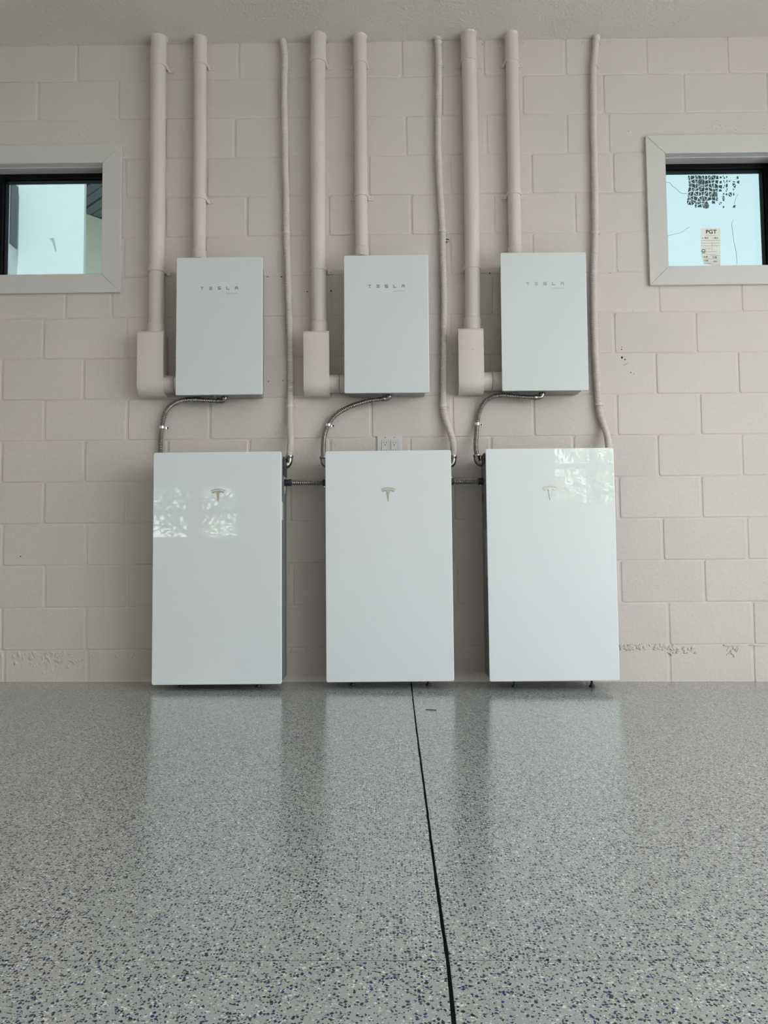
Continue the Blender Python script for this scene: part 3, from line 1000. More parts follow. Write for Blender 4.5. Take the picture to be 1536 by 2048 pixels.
for i, d in enumerate(LARGE):
    P = vert_path(d['pts'], YL)
    root = thing('conduit_pipe', ['wide beige pipe with elbow box, feeding the leftmost grey wall cabinet', 'wide beige pipe with elbow box, feeding the middle grey wall cabinet', 'wide beige pipe with elbow box, feeding the rightmost grey wall cabinet'][i], 'pipe', (P[-1].x, 0, P[-1].z), 'wide painted pipes')
    MB().tube(smooth_path(P, .03) + [P[-1]], RL, 28).build('pipe', M_PIPE, root, smooth=True, angle=60)
    # bell-end coupling under the ceiling
    zc = at(d['pts'][0][0], d['cp'], YL - RL).z
    xt = path_x(P, zc)
    MB().tube([(P[0].x, YL, ZC), (xt, YL, zc + .004), (xt, YL, zc), (xt, YL, zc - .001)], [RL + .0022, RL + .0022, RL + .0012, RL - .001], 28).build('coupling', M_PIPE, root, smooth=True, angle=60)
    torn_collar(P[0].x, YL, RL, root)
    for sy in d['straps']:
        z = at(d['pts'][0][0], sy, 0).z
        strap(path_x(P, z), YL, RL + .0005, z, 0.0665, root)
    # elbow box: flat front, back curved at the lower end
    bx0, bx1, by0, by1 = d['body']
    YF = -0.098
    x0, x1 = at(bx0, 720, YF).x, at(bx1, 720, YF).x
    z1, z0 = at((bx0 + bx1) / 2, by0, YF).z, at((bx0 + bx1) / 2, by1, -0.05).z
    cxm, w = (x0 + x1) / 2, x1 - x0
    R = 0.058
    prof = [(-.008, z1 - .004), (YF + .016, z1)] + arc2(YF + .016, z1 - .016, .016, PI / 2, PI, 4)[1:] + [(YF, z0 + R)] + arc2(YF + R, z0 + R, R, PI, 1.5 * PI, 8)[1:] + [(-.008, z0)]
    body = MB().prism(prof, 'x', x0 + .002, x1 - .002).build('elbow_box', M_PIPE, root, bevel=0.005, seg=3, angle=50)
    off = 0.0022
    outer = [(YF + .014, z1 + off)] + arc2(YF + .016, z1 - .016, .016 + off, PI / 2, PI, 4) + [(YF - off, z0 + R)] + arc2(YF + R, z0 + R, R + off, PI, 1.46 * PI, 8)[1:]
    inner = [(YF + .014, z1 - .001)] + arc2(YF + .016, z1 - .016, .015, PI / 2, PI, 4) + [(YF + .001, z0 + R)] + arc2(YF + R, z0 + R, R - .001, PI, 1.46 * PI, 8)[1:]
    cv = MB()
    n = len(outer)
    vs, fs = [], []
    for xx in (x0, x1):
        vs += [(xx, y, z) for y, z in outer] + [(xx, y, z) for y, z in inner]
    for k in range(n - 1):
        fs += [(k, k + 1, 2 * n + k + 1, 2 * n + k), (k, k + 1, n + k + 1, n + k), (2 * n + k, 2 * n + k + 1, 3 * n + k + 1, 3 * n + k)]
    fs += [(0, n, 3 * n, 2 * n), (n - 1, 2 * n - 1, 4 * n - 1, 3 * n - 1)]
    cover = cv.add(vs, fs).build('cover_plate', M_PIPE, root, bevel=0.0016, seg=2, angle=55)
    pz = at(0, 0).z
    ps = at((bx0 + bx1) / 2 + 3, by0 + 43, YF - off)
    screw_mb(MB(), ps.x, YF - off + .0005, ps.z, .004, .003).build('screw', M_PIPE, cover, smooth=True, angle=50)
    # collar and side outlet
    c0, c1, cy_ = d['collar']
    cxx = at((c0 + c1) / 2, 655, YL).x
    cz = at(0, cy_, YL - RL).z
    MB().tube([(cxx, YL, cz + .001), (cxx, YL, cz - .002), (cxx, YL, cz - .030), (cxx, YL, cz - .075)], [RL + .002, RL + .005, RL + .005, RL + .004], 28).build('collar', M_PIPE, root, smooth=True, angle=50)
    zs = at(d['gx'], (d['stub'][0] + d['stub'][1]) / 2, -.055).z
    rr = (at(d['gx'], d['stub'][0], -.055).z - at(d['gx'], d['stub'][1], -.055).z) / 2
    xr_ = at(d['ring'], 768, -.055 - rr).x
    xe = at(d['gx'], 768, -.15).x + .0165
    yy = -.055
    st = MB().tube([(x1 - .02, yy, zs), (xr_ - .002, yy, zs), (xr_ - .0005, yy, zs)], [rr, rr, rr * .96], 28).build('side_outlet', M_PIPE, root, smooth=True, angle=60)
    MB().tube([(xr_ - .003, yy, zs), (xr_ + .003, yy, zs)], rr * .945, 24).build('joint_gap', M_INK, st)
    MB().tube([(xr_ + .001, yy, zs), (xr_ + .003, yy, zs), (xe, yy, zs)], [rr * .95, rr * .99, rr * .99], 28).build('cabinet_hub', M_PIPE, root, smooth=True, angle=60)

for i, d in enumerate(SMALL):
    P = vert_path(d['pts'], YS_)
    root = thing('conduit_pipe', ['narrower beige pipe entering the top of the leftmost grey wall cabinet', 'narrower beige pipe entering the top of the middle grey wall cabinet', 'narrower beige pipe entering the top of the rightmost grey wall cabinet'][i], 'pipe', (P[-1].x, 0, P[-1].z), 'narrow painted pipes')
    MB().tube(smooth_path(P, .03) + [P[-1]], RS_, 26).build('pipe', M_PIPE, root, smooth=True, angle=60)
    zc = at(d['pts'][0][0], d['straps'][0] - 17, YS_ - RS_).z
    xt = path_x(P, zc)
    MB().tube([(P[0].x, YS_, ZC), (xt, YS_, zc + .004), (xt, YS_, zc), (xt, YS_, zc - .001)], [RS_ + .002, RS_ + .002, RS_ + .001, RS_ - .001], 26).build('coupling', M_PIPE, root, smooth=True, angle=60)
    torn_collar(P[0].x, YS_, RS_, root)
    zb_ = at(d['pts'][-1][0], d['bell'], YS_ - RS_).z
    xb_ = P[-1].x
    MB().tube([(xb_, YS_, zb_ + .004), (xb_, YS_, zb_), (xb_, YS_, P[-1].z)], [RS_, RS_ + .0035, RS_ + .004], 26).build('hub', M_PIPE, root, smooth=True, angle=50)
    for sy in d['straps']:
        z = at(d['pts'][0][0], sy, 0).z
        strap(path_x(P, z), YS_, RS_ + .0005, z, 0.0595, root)

# ------------------------------------------------------------------ wall cabinets and batteries
def slab_part(x0, x1, y0, y1, z0, z1, r, name, material, parent, bev=0.0015, loc=(0, 0, 0)):
    """Upright plate with rounded corners in its face."""
    return MB().prism(round_rect(x0, x1, z0, z1, r), 'y', y0, y1).build(name, material, parent, bevel=bev, seg=2, angle=60)

def quad_to_rect(c, Y):
    P = [at(x, y, Y) for x, y in c]                 # tl, tr, br, bl
    w = ((P[1] - P[0]).length + (P[2] - P[3]).length) / 2
    h = ((P[0] - P[3]).length + (P[1] - P[2]).length) / 2
    ctr = (P[0] + P[1] + P[2] + P[3]) / 4
    ev = (P[1] - P[0]) + (P[2] - P[3])
    eu = (P[0] - P[3]) + (P[1] - P[2])
    rot = (-math.atan2(ev.z, ev.x) + math.atan2(eu.x, eu.z)) / 2   # about +y
    return ctr, w, h, rot

def glyph(ch, x, z, w, h, t):
    """Wide-set capitals made of bars; returns rectangles (x0,x1,z0,z1)."""
    R = []
    if ch == 'T':
        R = [(x, x + w, z + h - t, z + h), (x + w / 2 - t / 2, x + w / 2 + t / 2, z, z + h - t * 1.2)]
    elif ch == 'E':
        R = [(x, x + w, z + h - t, z + h), (x, x + w, z + h / 2 - t / 2, z + h / 2 + t / 2), (x, x + w, z, z + t)]
    elif ch == 'S':
        R = [(x, x + w, z + h - t, z + h), (x, x + w, z + h / 2 - t / 2, z + h / 2 + t / 2), (x, x + w, z, z + t), (x, x + t, z + h / 2, z + h), (x + w - t, x + w, z, z + h / 2)]
    elif ch == 'L':
        R = [(x, x + t, z, z + h), (x, x + w, z, z + t)]
    elif ch == 'A':
        R = [(x, x + w, z + h - t, z + h), (x, x + t, z, z + h * .62), (x + w - t, x + w, z, z + h * .62), (x, x + w, z + h * .62 - t, z + h * .62)]
    return R

CAB = [dict(c=[(351.7, 515), (523.7, 514.3), (526, 789.3), (352.3, 789)], word=(401, 476, 573.8), sub=(451, 473.5, 588.3), m=M_LETTER),
       dict(c=[(687, 511), (856.3, 509.3), (858.7, 785), (689.3, 786)], word=(736.3, 809.2, 569.8), sub=(786.5, 810, 583.5), m=M_LETTER),
       dict(c=[(1002, 506), (1173.3, 504), (1175.7, 779), (1003, 782.7)], word=(1052, 1127, 564.6), sub=(1103.5, 1127, 578.3), m=M_LETTER2)]
YC = -0.150
CABX = []
for i, d in enumerate(CAB):
    ctr, w, h, rot = quad_to_rect(d['c'], YC)
    lab_ = ['leftmost of the three grey wall cabinets, above the left battery', 'middle of the three grey wall cabinets, above the outlet plate', 'rightmost of the three grey wall cabinets, with pale lettering'][i]
    root = thing('electrical_cabinet', lab_, 'cabinet', (ctr.x, 0, ctr.z), 'grey wall cabinets')
    root.rotation_euler = (0, rot, 0)
    def loc_build(mb, name, material, parent=root, **kw):
        o = mb.build(name, material, None, **kw)
        o.parent = parent
        return o
    ins = 0.017
    loc_build(MB().prism(round_rect(-w / 2 + ins, w / 2 - ins, -h / 2 + .008, h / 2 - .008, .006, 3), 'y', -.136, -.012), 'housing', M_BOXBODY, bevel=.0015, angle=60)
    loc_build(MB().box(-w / 2 + .06, w / 2 - .06, -.012, -.001, -h / 2 + .03, h / 2 - .03), 'mounting_bracket', M_BOXBODY)
    cov = loc_build(MB().prism(round_rect(-w / 2, w / 2, -h / 2, h / 2, .006, 4), 'y', YC, -.137), 'cover_panel', [M_SATIN, M_EDGE], bevel=.0022, seg=2, angle=60, bevel_mat=1)
    # lettering
    s = (DIST + YC) / FPX
    xw0, xw1, yw = d['word']
    p0, p1 = at(xw0, yw, YC), at(xw1, yw, YC)
    lw, lh, t = 6.2 * s, 6.4 * s, 1.35 * s
    zt = p0.z - ctr.z
    for k, ch in enumerate('TESLA'):
        xx = (p0.x - ctr.x) + ((p1.x - p0.x) - lw) * k / 4
        mb = MB()
        for r in glyph(ch, xx, zt - lh, lw, lh, t):
            mb.box(r[0], r[1], YC - .0004, YC + .0004, r[2], r[3])
        loc_build(mb, 'letter', d['m'], cov)
    xs0, xs1, ys_ = d['sub']
    q0, q1 = at(xs0, ys_, YC), at(xs1, ys_, YC)
    root_rot = root.rotation_euler.copy()
    o = text_mesh('GATEWAY', 3.2 * s / 0.72, 'small_lettering', M_LETTER2, cov, Vector((q0.x - ctr.x, YC - .0001, q0.z - ctr.z)), 0, .0003, space=1.25)
    o.matrix_basis = Matrix.Identity(4)
    # knock-outs and fixing screws on the underside
    for kx in (-.12, -.04, .13):
        loc_build(MB().tube([(kx * w / .41, -.075, -h / 2 + .0085), (kx * w / .41, -.075, -h / 2 + .006)], .013, 18), 'knockout', M_STEEL)
    loc_build(MB().tube([(w * .28, -.115, -h / 2 + .0085), (w * .28, -.115, -h / 2 + .0055)], [.006, .004], 12), 'screw', M_ZINC)
    d['ctr'], d['w'], d['h'] = ctr, w, h

def emblem(parent, cx, ztop, size, Y):
    s = size
    def arc_band(r_o, r_i, half, zoff):
        n = 12
        up_ = [(cx + half * (2 * k / n - 1), ztop - zoff - (half * (2 * k / n - 1)) ** 2 / (2 * r_o)) for k in range(n + 1)]
        dn = [(cx + half * .97 * (1 - 2 * k / n), ztop - zoff - r_i * (1.0 - .35 * abs(1 - 2 * k / n)) - (half * (1 - 2 * k / n)) ** 2 / (2 * r_o)) for k in range(n + 1)]
        return up_ + dn
    mb = MB()
    half = s / 2
    up_ = []
    mb.prism(arc_band(s * .95, s * .055, half, 0.0), 'y', Y - .0022, Y)
    # lower part: curved cap narrowing into a pointed stem
    n = 12
    cap = [(cx + half * .90 * (2 * k / n - 1), ztop - s * .125 - (half * .9 * (2 * k / n - 1)) ** 2 / (2 * s * .95)) for k in range(n + 1)]
    tail = [(cx + half * .74, ztop - s * .125 - s * .20), (cx + half * .42, ztop - s * .245), (cx + half * .24, ztop - s * .26), (cx + half * .20, ztop - s * .32), (cx, ztop - s * 1.0),
            (cx - half * .20, ztop - s * .32), (cx - half * .24, ztop - s * .26), (cx - half * .42, ztop - s * .245), (cx - half * .74, ztop - s * .125 - s * .20)]
    mb.prism(cap + tail, 'y', Y - .0022, Y)
    return mb

BAT = [dict(c=[(307.5, 905), (562.7, 903), (563.7, 1367.5), (302.3, 1371)], Y=-.245, em=(436.8, 977.3), feet=[363, 517]),
       dict(c=[(650.5, 902.5), (901, 900), (909.5, 1363), (652.2, 1364.5)], Y=-.205, em=(776.5, 974.6), feet=[704, 857.5]),
       dict(c=[(970.3, 898), (1226.5, 895), (1240.5, 1362), (980, 1362.7)], Y=-.245, em=(1099.3, 971.5), feet=[1028, 1182.5])]
for i, d in enumerate(BAT):
    YF = d['Y']
    ctr, w, h, rot = quad_to_rect(d['c'], YF)
    lab_ = ['tall white glass-fronted battery on the floor below the leftmost wall cabinet', 'tall white glass-fronted battery on the floor below the outlet plate', 'tall white glass-fronted battery on the floor with a red side label'][i]
    root = thing('home_battery', lab_, 'battery', (ctr.x, YF / 2, floor_z(ctr.x)), 'floor-standing white batteries')
    x0, x1, z0, z1 = ctr.x - w / 2, ctr.x + w / 2, ctr.z - h / 2, ctr.z + h / 2
    d.update(x0=x0, x1=x1, z0=z0, z1=z1)
    ins = 0.0055
    back = -.040
    MB().prism(round_rect(x0 + ins, x1 - ins, z0 + .004, z1 - .018, .008, 4), 'y', YF + .020, back).build('housing', M_BODY, root, bevel=.002, angle=60)
    MB().box(x0 + .03, x1 - .03, back, -.012, z0 + .06, z1 - .06).build('wall_bracket', M_BOXBODY, root)
    MB().prism(round_rect(x0 + .012, x1 - .012, z0 + .010, z1 - .03, .006, 4), 'y', YF + .009, YF + .022).build('front_gasket', M_BLACK, root)
    gp = MB().prism(round_rect(x0, x1, z0, z1, .009, 6), 'y', YF, YF + .008).build('glass_panel', [M_GLASSPANEL, M_EDGE], root, bevel=.0026, seg=2, angle=60, bevel_mat=1)
    p = at(d['em'][0], d['em'][1], YF)
    emblem(gp, p.x, p.z, 29.5 * (DIST + YF) / FPX, YF - .0001).build('emblem', M_CHROME, gp, bevel=.0007, seg=1, angle=50)
    for fx in d['feet']:
        xf = at(fx, 1369, -.13).x
        for yf in (YF + .105,):
            zf = floor_z(xf)
            MB().tube([(xf, yf, zf), (xf, yf, zf + .003), (xf, yf, zf + .0075), (xf, yf, zf + .009), (xf, yf, zf + .0095), (xf, yf, zf + .016), (xf, yf, zf + .0165), (xf, yf, z0 + .008)],
                      [.0125, .0135, .0125, .009, .007, .007, .0055, .0055], 18).build('foot', M_BUSH, root, smooth=True, angle=40)

def side_plate(x, s, y0, y1, z0, z1, name, material, parent, t=.0012):
    a, b = (x, x + s * t) if s > 0 else (x + s * t, x)
    return MB().box(a, b, y0, y1, z0, z1).build(name, material, parent)
roots = [o for o in COL.objects if o.name.startswith('home_battery')]
roots.sort(key=lambda o: o.location.x)
b1, b3 = roots[0], roots[2]
xs_ = BAT[0]['x1'] - .0055
zz_ = lambda py: at(570, py, -.18).z
o = side_plate(xs_, 1, -.215, -.165, zz_(1040), zz_(1004), 'side_label', M_OUTLET, b1); o['label'] = 'white paper label on the side'
side_plate(xs_, 1, -.105, -.098, zz_(985), zz_(918), 'cable_rail', M_ZINC, b1, .004)
side_plate(xs_, 1, -.160, -.060, zz_(950), zz_(912), 'terminal_cover', M_BUSH, b1, .006)
xs_ = BAT[2]['x0'] + .0055
zz_ = lambda py: at(965, py, -.12).z
o = MB().tube([(xs_, -.078, zz_(994)), (xs_ - .0012, -.078, zz_(994))], .024, 20)
o = o.build('warning_label', M_RED, b3); o['label'] = 'round red label on the side'
o = side_plate(xs_, -1, -.200, -.125, zz_(1152), zz_(1060), 'side_label', M_SIDELABEL, b3); o['label'] = 'grey printed label on the side'
lns = MB()
for k in range(22):
    z = zz_(1150) + (zz_(1062) - zz_(1150)) * k / 21
    lns.box(xs_ - .0016, xs_ - .0011, -.195, -.13 - .02 * random.random(), z, z + .003)
lns.build('print', M_BODY, o)
side_plate(xs_, -1, -.150, -.140, zz_(960), zz_(925), 'cable_rail', M_BOXBODY, b3, .004)
side_plate(xs_, -1, -.190, -.070, zz_(930), zz_(910), 'terminal_cover', M_BUSH, b3, .006)

# ------------------------------------------------------------------ flexible conduits
def elbow(path, r, parent, material=M_STEEL, name='elbow_fitting'):
    p = smooth_path(path, .004)
    n = len(p)
    rad = []
    for k in range(n):
        e = min(k, n - 1 - k)
        rad.append(r * (1.18 if e < 3 else 1.0))
    return MB().tube(p, rad, 18).build(name, material, parent, smooth=True, angle=50)

def one_hole(cx, cy, r, z, side, parent, material, screw_mat=None, h=.012):
    """One-hole strap: half ring round the conduit with a tab to one side."""
    o = MB()
    n = 14
    t = .0014
    vs, fs = [], []
    for zz2 in (z - h / 2, z + h / 2):
        for rr in (r + t, r - .0003):
            vs += [(cx + rr * math.cos(a), cy + rr * math.sin(a), zz2) for a in [2 * PI * k / n for k in range(n)]]
    for k in range(n):
        k2 = (k + 1) % n
        fs += [(k, k2, 2 * n + k2, 2 * n + k), (k, k2, n + k2, n + k), (2 * n + k, 2 * n + k2, 3 * n + k2, 3 * n + k)]
    o.add(vs, fs)
    xa_, xb_ = sorted((cx + side * (r - .002), cx + side * (r + .017)))
    o.box(xa_, xb_, -.0035, -.0012, z - h / 2, z + h / 2)
    ob = o.build('strap', material, parent, smooth=True, angle=40)
    screw_mb(MB(), cx + side * (r + .010), -.003, z, .0042, .004).build('screw', screw_mat or material, ob, smooth=True, angle=50)
    return ob

RH = 0.0160
YH = -RH - .004
FLEX = [dict(pts=[(566, 84), (568.5, 100), (570, 118), (569.3, 135), (568.8, 200), (570.3, 300), (572.5, 400), (573, 460), (574, 500), (576, 560), (578.7, 640), (581.3, 720), (580.8, 780), (579.5, 812), (579.8, 850), (581.3, 880), (580.5, 897), (579, 913)], straps=[134, 465, 812], end='right of the left battery'),
        dict(pts=[(876, 80), (876.8, 100), (877.7, 130), (877.3, 200), (876.4, 270), (877.7, 330), (881.3, 400), (884.7, 460), (886, 520), (887.8, 600), (887.5, 680), (887, 760), (886.3, 808), (890.3, 835), (897, 855), (903.7, 875), (907, 895), (906.3, 913)], straps=[131, 463, 812], end='right of the middle battery'),
        dict(pts=[(1193, 74), (1190.9, 95), (1188.5, 118), (1187.2, 135), (1186.8, 180), (1187.3, 260), (1189, 330), (1189.7, 400), (1190, 465), (1188.8, 500), (1187.3, 560), (1188, 640), (1190, 700), (1193.3, 760), (1197.3, 810), (1200.7, 830), (1207.3, 850), (1212.3, 865), (1215.7, 880), (1217, 900), (1217, 925)], straps=[131, 466, 809], end='')]
for i, d in enumerate(FLEX):
    P = [at(x, y, YH) for x, y in d['pts']]
    top = P[0].copy(); top.z = ZC + .002; top.x += (P[0].x - P[1].x) * .3
    # towards its lower end the hose leaves the wall for the battery's side
    k0 = len(P) - (5 if i < 2 else 6)
    dep = -.075
    for k in range(k0, len(P)):
        t = (k - k0) / (len(P) - 1 - k0)
        yk = YH + (dep - YH) * t * t * (3 - 2 * t)
        P[k] = at(d['pts'][k][0], d['pts'][k][1], yk)
    lab_ = ['beige ribbed hose running down between the leftmost and middle wall cabinets', 'beige ribbed hose running down between the middle and rightmost wall cabinets', 'beige ribbed hose running down beside the right window'][i]
    root = thing('flexible_conduit', lab_, 'conduit', (P[-1].x, 0, P[-1].z), 'beige ribbed hoses')
    hose([top] + P, RH + .0005, .0076, .0040, 'hose', M_HOSE, root)
    # fraying paint cuff at the ceiling
    cpath = smooth_path([top] + P[:5], .004)
    cpath = [p for p in cpath if p.z > at(570, 112 if i == 0 else 92, YH).z]
    MB().tube(cpath, [RH + .0016 + random.uniform(-.0016, .0020) for _ in cpath], 14).build('paint_cuff', M_HOSE, root, smooth=True, angle=80)
    for sy in d['straps']:
        z = at(d['pts'][3][0], sy, YH).z
        xx = path_x([top] + P, z)
        one_hole(xx, YH, RH + .0006, z, 1, root, M_HOSE)
    if i < 2:
        e = P[-1]
        xb = BAT[i]['x1'] - .006
        elbow([e + Vector((0, 0, .004)), e + Vector((0, 0, -.012)), e + Vector((-.002, 0, -.028)), e + Vector((-.011, 0, -.038)), Vector((xb, e.y, e.z - .040))], .0158, root, M_FITTING)

RV = 0.0122
SILV = [dict(pts=[(438, 801.8), (430, 801.7), (406.7, 800.7), (380, 799.6), (360, 802.2), (343.3, 810.5), (331.7, 823.3), (326, 840), (323.5, 856.7), (321.2, 880), (320.7, 903), (321, 925)], cn=(449.5, 795), st=(324.5, 855), side=1),
        dict(pts=[(768, 797.3), (758.7, 799), (738.7, 801.7), (715.3, 808), (692, 817), (672, 830), (658.7, 845.5), (650.8, 863.3), (647.3, 880), (646.4, 900), (647.3, 915)], cn=(778, 791), st=(656, 850.5), side=1),
        dict(pts=[(1072, 794.6), (1060.7, 794.8), (1030.7, 793), (1005.3, 790.8), (985.3, 793.8), (968.7, 804.5), (958.7, 823.3), (954.3, 846.7), (952.3, 873.3), (951.5, 893), (953.7, 911)], cn=(1084, 789), st=(954, 848.5), side=1)]
for i, d in enumerate(SILV):
    n = len(d['pts'])
    P = []
    for k, (x, y) in enumerate(d['pts']):
        yk = -.062 if k < 3 else (-.062 + .042 * min(1, (k - 2) / 4))
        if i > 0 and k >= n - 3: yk = -.020 - .055 * (k - (n - 4)) / 3
        P.append(at(x, y, yk))
    lab_ = ['bare steel ribbed hose looping from the leftmost wall cabinet down to its battery', 'bare steel ribbed hose looping from the middle wall cabinet, left of the outlet plate', 'bare steel ribbed hose looping from the rightmost wall cabinet down to its battery'][i]
    root = thing('flexible_conduit', lab_, 'conduit', (P[0].x, 0, P[0].z), 'bare steel ribbed hoses')
    hose(P, RV + .0003, .0080, .0034, 'hose', M_STEEL, root)
    c = at(d['cn'][0], d['cn'][1], -.062)
    zb_ = CAB[i]['ctr'].z - CAB[i]['h'] / 2 + .006
    zl = P[0].z
    elbow([Vector((c.x, c.y, zb_)), Vector((c.x, c.y, zl + .014)), Vector((c.x - .003, c.y, zl + .005)), Vector((c.x - .012, c.y, zl)), P[0] + Vector((-.010, 0, 0))], .0125, root)
    MB().tube([(c.x, c.y, zb_ + .002), (c.x, c.y, zb_ - .006)], .0165, 6).build('lock_nut', M_BUSH, root)
    ps = at(d['st'][0], d['st'][1], -.02)
    st = one_hole(path_x(P, ps.z), -.02 if i == 0 else -.022, RV + .0012, ps.z, 1, root, M_ZINC, M_BLACK)
    if i > 0:
        e = P[-1]
        xb = BAT[i]['x0'] + .006
        elbow([e + Vector((0, 0, .004)), e + Vector((0, 0, -.010)), e + Vector((.002, 0, -.024)), e + Vector((.010, 0, -.034)), Vector((max(xb, e.x + .016), e.y, e.z - .036))], .0158, root, M_FITTING)

for i, (xa_, xb_, py) in enumerate([(BAT[0]['x1'] - .006, BAT[1]['x0'] + .006, (965.3, 965.8)), (BAT[1]['x1'] - .006, BAT[2]['x0'] + .006, (963.0, 962.6))]):
    Y = -.105
    za_, zb_ = at(575, py[0], Y).z, at(649, py[1], Y).z
    if i: za_, zb_ = at(910, py[0], Y).z, at(962, py[1], Y).z
    lab_ = ['short level steel hose joining the left and middle batteries', 'short level steel hose joining the middle and right batteries'][i]
    root = thing('flexible_conduit', lab_, 'conduit', (xa_, Y, za_), 'short steel links between batteries')
    hose([(xa_, Y, za_), (xa_ * .66 + xb_ * .34, Y, za_ * .66 + zb_ * .34 - (.002 if i else 0)), (xa_ * .33 + xb_ * .67, Y, za_ * .33 + zb_ * .67 - (.002 if i else 0)), (xb_, Y, zb_)], .0128, .0090, .0036, 'hose', M_STEEL, root)
    for e, s, zz_e in ((xa_, 1, za_), (xb_, -1, zb_)):
        ln_ = .034 if (s > 0) == (i == 0) else .026
        if i: ln_ = .024
        bu = MB().tube([(e, Y, zz_e), (e + s * ln_ * .4, Y, zz_e), (e + s * ln_ * .42, Y, zz_e), (e + s * ln_ * .5, Y, zz_e), (e + s * ln_ * .52, Y, zz_e), (e + s * ln_, Y, zz_e)], [.0165, .0165, .0145, .0145, .0165, .016], 20).build('bushing', M_BUSH, root, smooth=True, angle=40)
        zt = zz_e + (.019 if s > 0 else -.019)
        MB().tube([(e + s * (ln_ - .008), Y - .002, zt - (.006 if s > 0 else -.006)), (e + s * (ln_ - .008), Y - .002, zt + (.001 if s > 0 else -.001))], .0055, 10).build('screw_boss', M_BUSH, bu)
        MB().tube([(e + s * (ln_ - .008), Y - .0075, zt), (e + s * (ln_ - .008), Y - .010, zt)], [.0042, .003], 10).build('screw', M_ZINC, bu, smooth=True)

# ------------------------------------------------------------------ outlet plate
p0, p1 = at(754.2, 871.5, -.006), at(803.2, 871.5, -.006)
ox0, ox1, oz1 = p0.x, p1.x, p0.z
ow = ox1 - ox0
oz0 = oz1 - .116
root = thing('power_outlet', 'white double outlet plate half hidden above the middle battery', 'outlet', ((ox0 + ox1) / 2, 0, oz0))
MB().prism(round_rect(ox0, ox1, oz0, oz1, .003, 3), 'y', -.0065, -.0005).build('plate', M_OUTLET, root, bevel=.002, seg=2, angle=60)
for k, pxc in enumerate((770.4, 788.6)):
    xc = at(pxc, 890, -.007).x
    zc = (oz0 + oz1) / 2
    MB().box(xc - .0180, xc + .0180, -.0068, -.0060, zc - .0348, zc + .0348).build('shadow_gap', M_GREYINK, root)
    rec = MB().prism(round_rect(xc - .0168, xc + .0168, zc - .0335, zc + .0335, .001, 2), 'y', -.0092, -.0062).build('receptacle', M_OUTLET, root, bevel=.0008, angle=60)
    for s in (1, -1):
        zo = zc + s * .0195
        for dx in (-.0063, .0058):
            MB().box(xc + dx - .0011, xc + dx + .0011, -.0094, -.0088, zo - .0005, zo + .0075).build('slot', M_INK, rec)
        MB().tube([(xc - .0003, -.0088, zo - .0075), (xc - .0003, -.0094, zo - .0075)], .0027, 12).build('slot', M_INK, rec)
    for s in (1, -1):
        screw_mb(MB(), xc, -.0063, zc + s * .0485, .0030, .0015).build('screw', M_GREYLABEL, root, smooth=True)

# small black spring clip left on the wall beside the middle hose
c = at(894, 481.5, -.004)
root = thing('wall_clip', 'tiny black clip on the wall beside the ribbed hose left of the right pipes', 'clip', (c.x, 0, c.z))
MB().tube([at(891.5, 478.3, -.004), at(898, 478.6, -.006)], .0022, 8).build('pin', M_BLACK, root)
MB().tube([at(892.8, 484.2, -.003), at(893.4, 484.2, -.007)], .0042, 10).build('stud', M_BLACK, root)
MB().tube(smooth_path([at(897, 478.6, -.004), at(898.8, 481, -.005), at(897.5, 485.5, -.004)], .002), .0016, 8).build('spring', M_STEEL, root)

# ------------------------------------------------------------------ outdoors
g = MB().box(-60, 60, -60, 60, -.5, -.13).build('ground', M_LAWN)
struct(g, 'lawn around the garage')
g = MB().box(XR + .2, XR + 12, YB - 1, 1.5, -.13, -.04).build('driveway', M_DRIVE)
struct(g, 'pale concrete drive outside the open garage door')

g = MB().box(-12, 12, .2, 16, -.13, -.06).build('bounce_ground', M_DRIVE)  # pale slab added out of view to bounce light onto house and eave
struct(g, 'unseen pale ground added to bounce light up at the next house')

# neighbouring house seen through the left window
YN = 4.0
def far(px, py, Y): return at(px, py, Y)
e0, e1 = at(36, 450, YN), at(168, 450, YN)
root = thing('neighbour_house', 'pale stuccoed house with dark roof boards seen through the left window', 'house', (e0.x, YN, -.13))
MB().box(e0.x - .3, e1.x, YN, YN + .05, -.13, 6.5).build('wall', M_STUCCO, root)
# return wall with a narrow dark window
xw = e0.x
MB().box(xw - 2.5, xw, YN - 1.6, YN, -.13, 6.5).build('wing', M_STUCCO, root)
pa, pb = at(36, 378, YN), at(36, 500, YN)
MB().box(xw - .02, xw + .012, YN - .17, YN - .03, pb.z, pa.z).build('window', M_DARKGLASS, root)
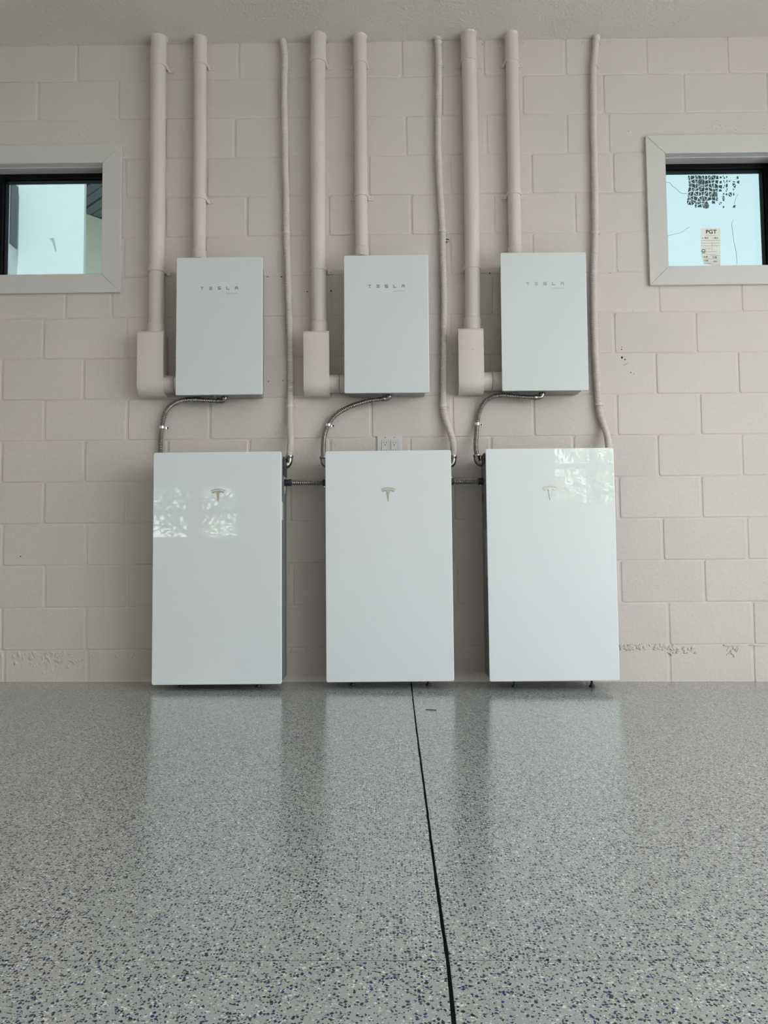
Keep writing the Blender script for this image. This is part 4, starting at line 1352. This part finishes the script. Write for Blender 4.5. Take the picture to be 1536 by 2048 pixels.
# cream wall receding under a boarded eave
c0 = at(165, 425, 5.4); c1 = at(168, 425, 5.4)
q1 = at(212, 443.5, 5.63)
dirv = Vector((q1.x - c0.x, q1.y - c0.y, 0)).normalized()
H = c1.z
nrm = Vector((-dirv.y, dirv.x, 0))
pA, pB = Vector((c0.x, c0.y, 0)), Vector((c0.x, c0.y, 0)) + dirv * 2.5
pts = [(pA.x, pA.y), (pB.x, pB.y), (pB.x + nrm.x * .3, pB.y + nrm.y * .3), (pA.x + nrm.x * .3, pA.y + nrm.y * .3)]
MB().prism(pts, 'z', -.13, H).build('wall', M_CREAM, root)
MB().box(c0.x - .1, c0.x + 3.2, YN + .2, 8.0, H + .05, H + .12).build('eave', M_SHINGLE, root)
for k in range(42):
    t = .13 * k - 3.0
    o_ = pA - nrm * 2.2 + dirv * t
    a_, b_ = o_, o_ + nrm * 2.3
    if min(a_.y, b_.y, (a_ + dirv * .13).y) < YN + .2:
        a_ = a_ + nrm * max(0.0, (YN + .2 - a_.y) / nrm.y)
        if a_.y > b_.y - .05:
            continue
    w_ = dirv * .108
    pts = [(a_.x, a_.y), (a_.x + w_.x, a_.y + w_.y), (b_.x + w_.x, b_.y + w_.y), (b_.x, b_.y)]
    MB().prism(pts, 'z', H + (.0 if k % 2 else .012), H + .05).build('eave_board', M_SHINGLE, root)

# trees beyond the back windows, seen only as reflections in the glass
def tree(x, y, hgt, seed, label, leaves=1700):
    rs = random.Random(seed)
    root = thing('tree', label, 'tree', (x, y, -.13), 'trees behind the garage')
    tr = MB().tube([(x, y, -.13), (x + .05, y, hgt * .3), (x - .05, y, hgt * .6)], [.16, .12, .06], 10)
    tops = []
    for k in range(7):
        a = rs.uniform(0, 2 * PI)
        st = Vector((x, y, hgt * rs.uniform(.18, .5)))
        en = st + Vector((math.cos(a) * rs.uniform(.8, 1.8), math.sin(a) * .9, rs.uniform(.3, 1.4)))
        tr.tube([st, st.lerp(en, .5) + Vector((0, 0, .1)), en], [.05, .035, .012], 7)
        tops.append(en)
    tr.build('trunk', M_BARK, root, smooth=True)
    lf = MB()
    for k in range(leaves):
        c = rs.choice(tops) + Vector((rs.gauss(0, .55), rs.gauss(0, .5), rs.gauss(0, .45)))
        u = Vector((rs.gauss(0, 1), rs.gauss(0, 1), rs.gauss(0, 1))).normalized() * rs.uniform(.06, .13)
        v = u.orthogonal().normalized() * rs.uniform(.02, .045)
        lf.add([c - u, c + v, c + u, c - v], [(0, 1, 2, 3)])
    o = lf.build('foliage', M_LEAF, root)
    o['kind'] = 'stuff'
for x, y, h_, s, l in [(4.6, -13.5, 5.0, 3, 'leafy tree beyond the single back window'), (8.6, -15.5, 4.6, 4, 'leafy tree at the far right behind the garage'), (-4.2, -13.0, 3.9, 5, 'leafy tree beyond the paired back windows'), (-9.6, -14.2, 4.4, 6, 'leafy tree at the far left behind the garage'), (-1.2, -20.5, 5.2, 8, 'leafy tree between the back windows')]:
    tree(x, y, h_, s, l, 5200 if s == 5 else 1700)
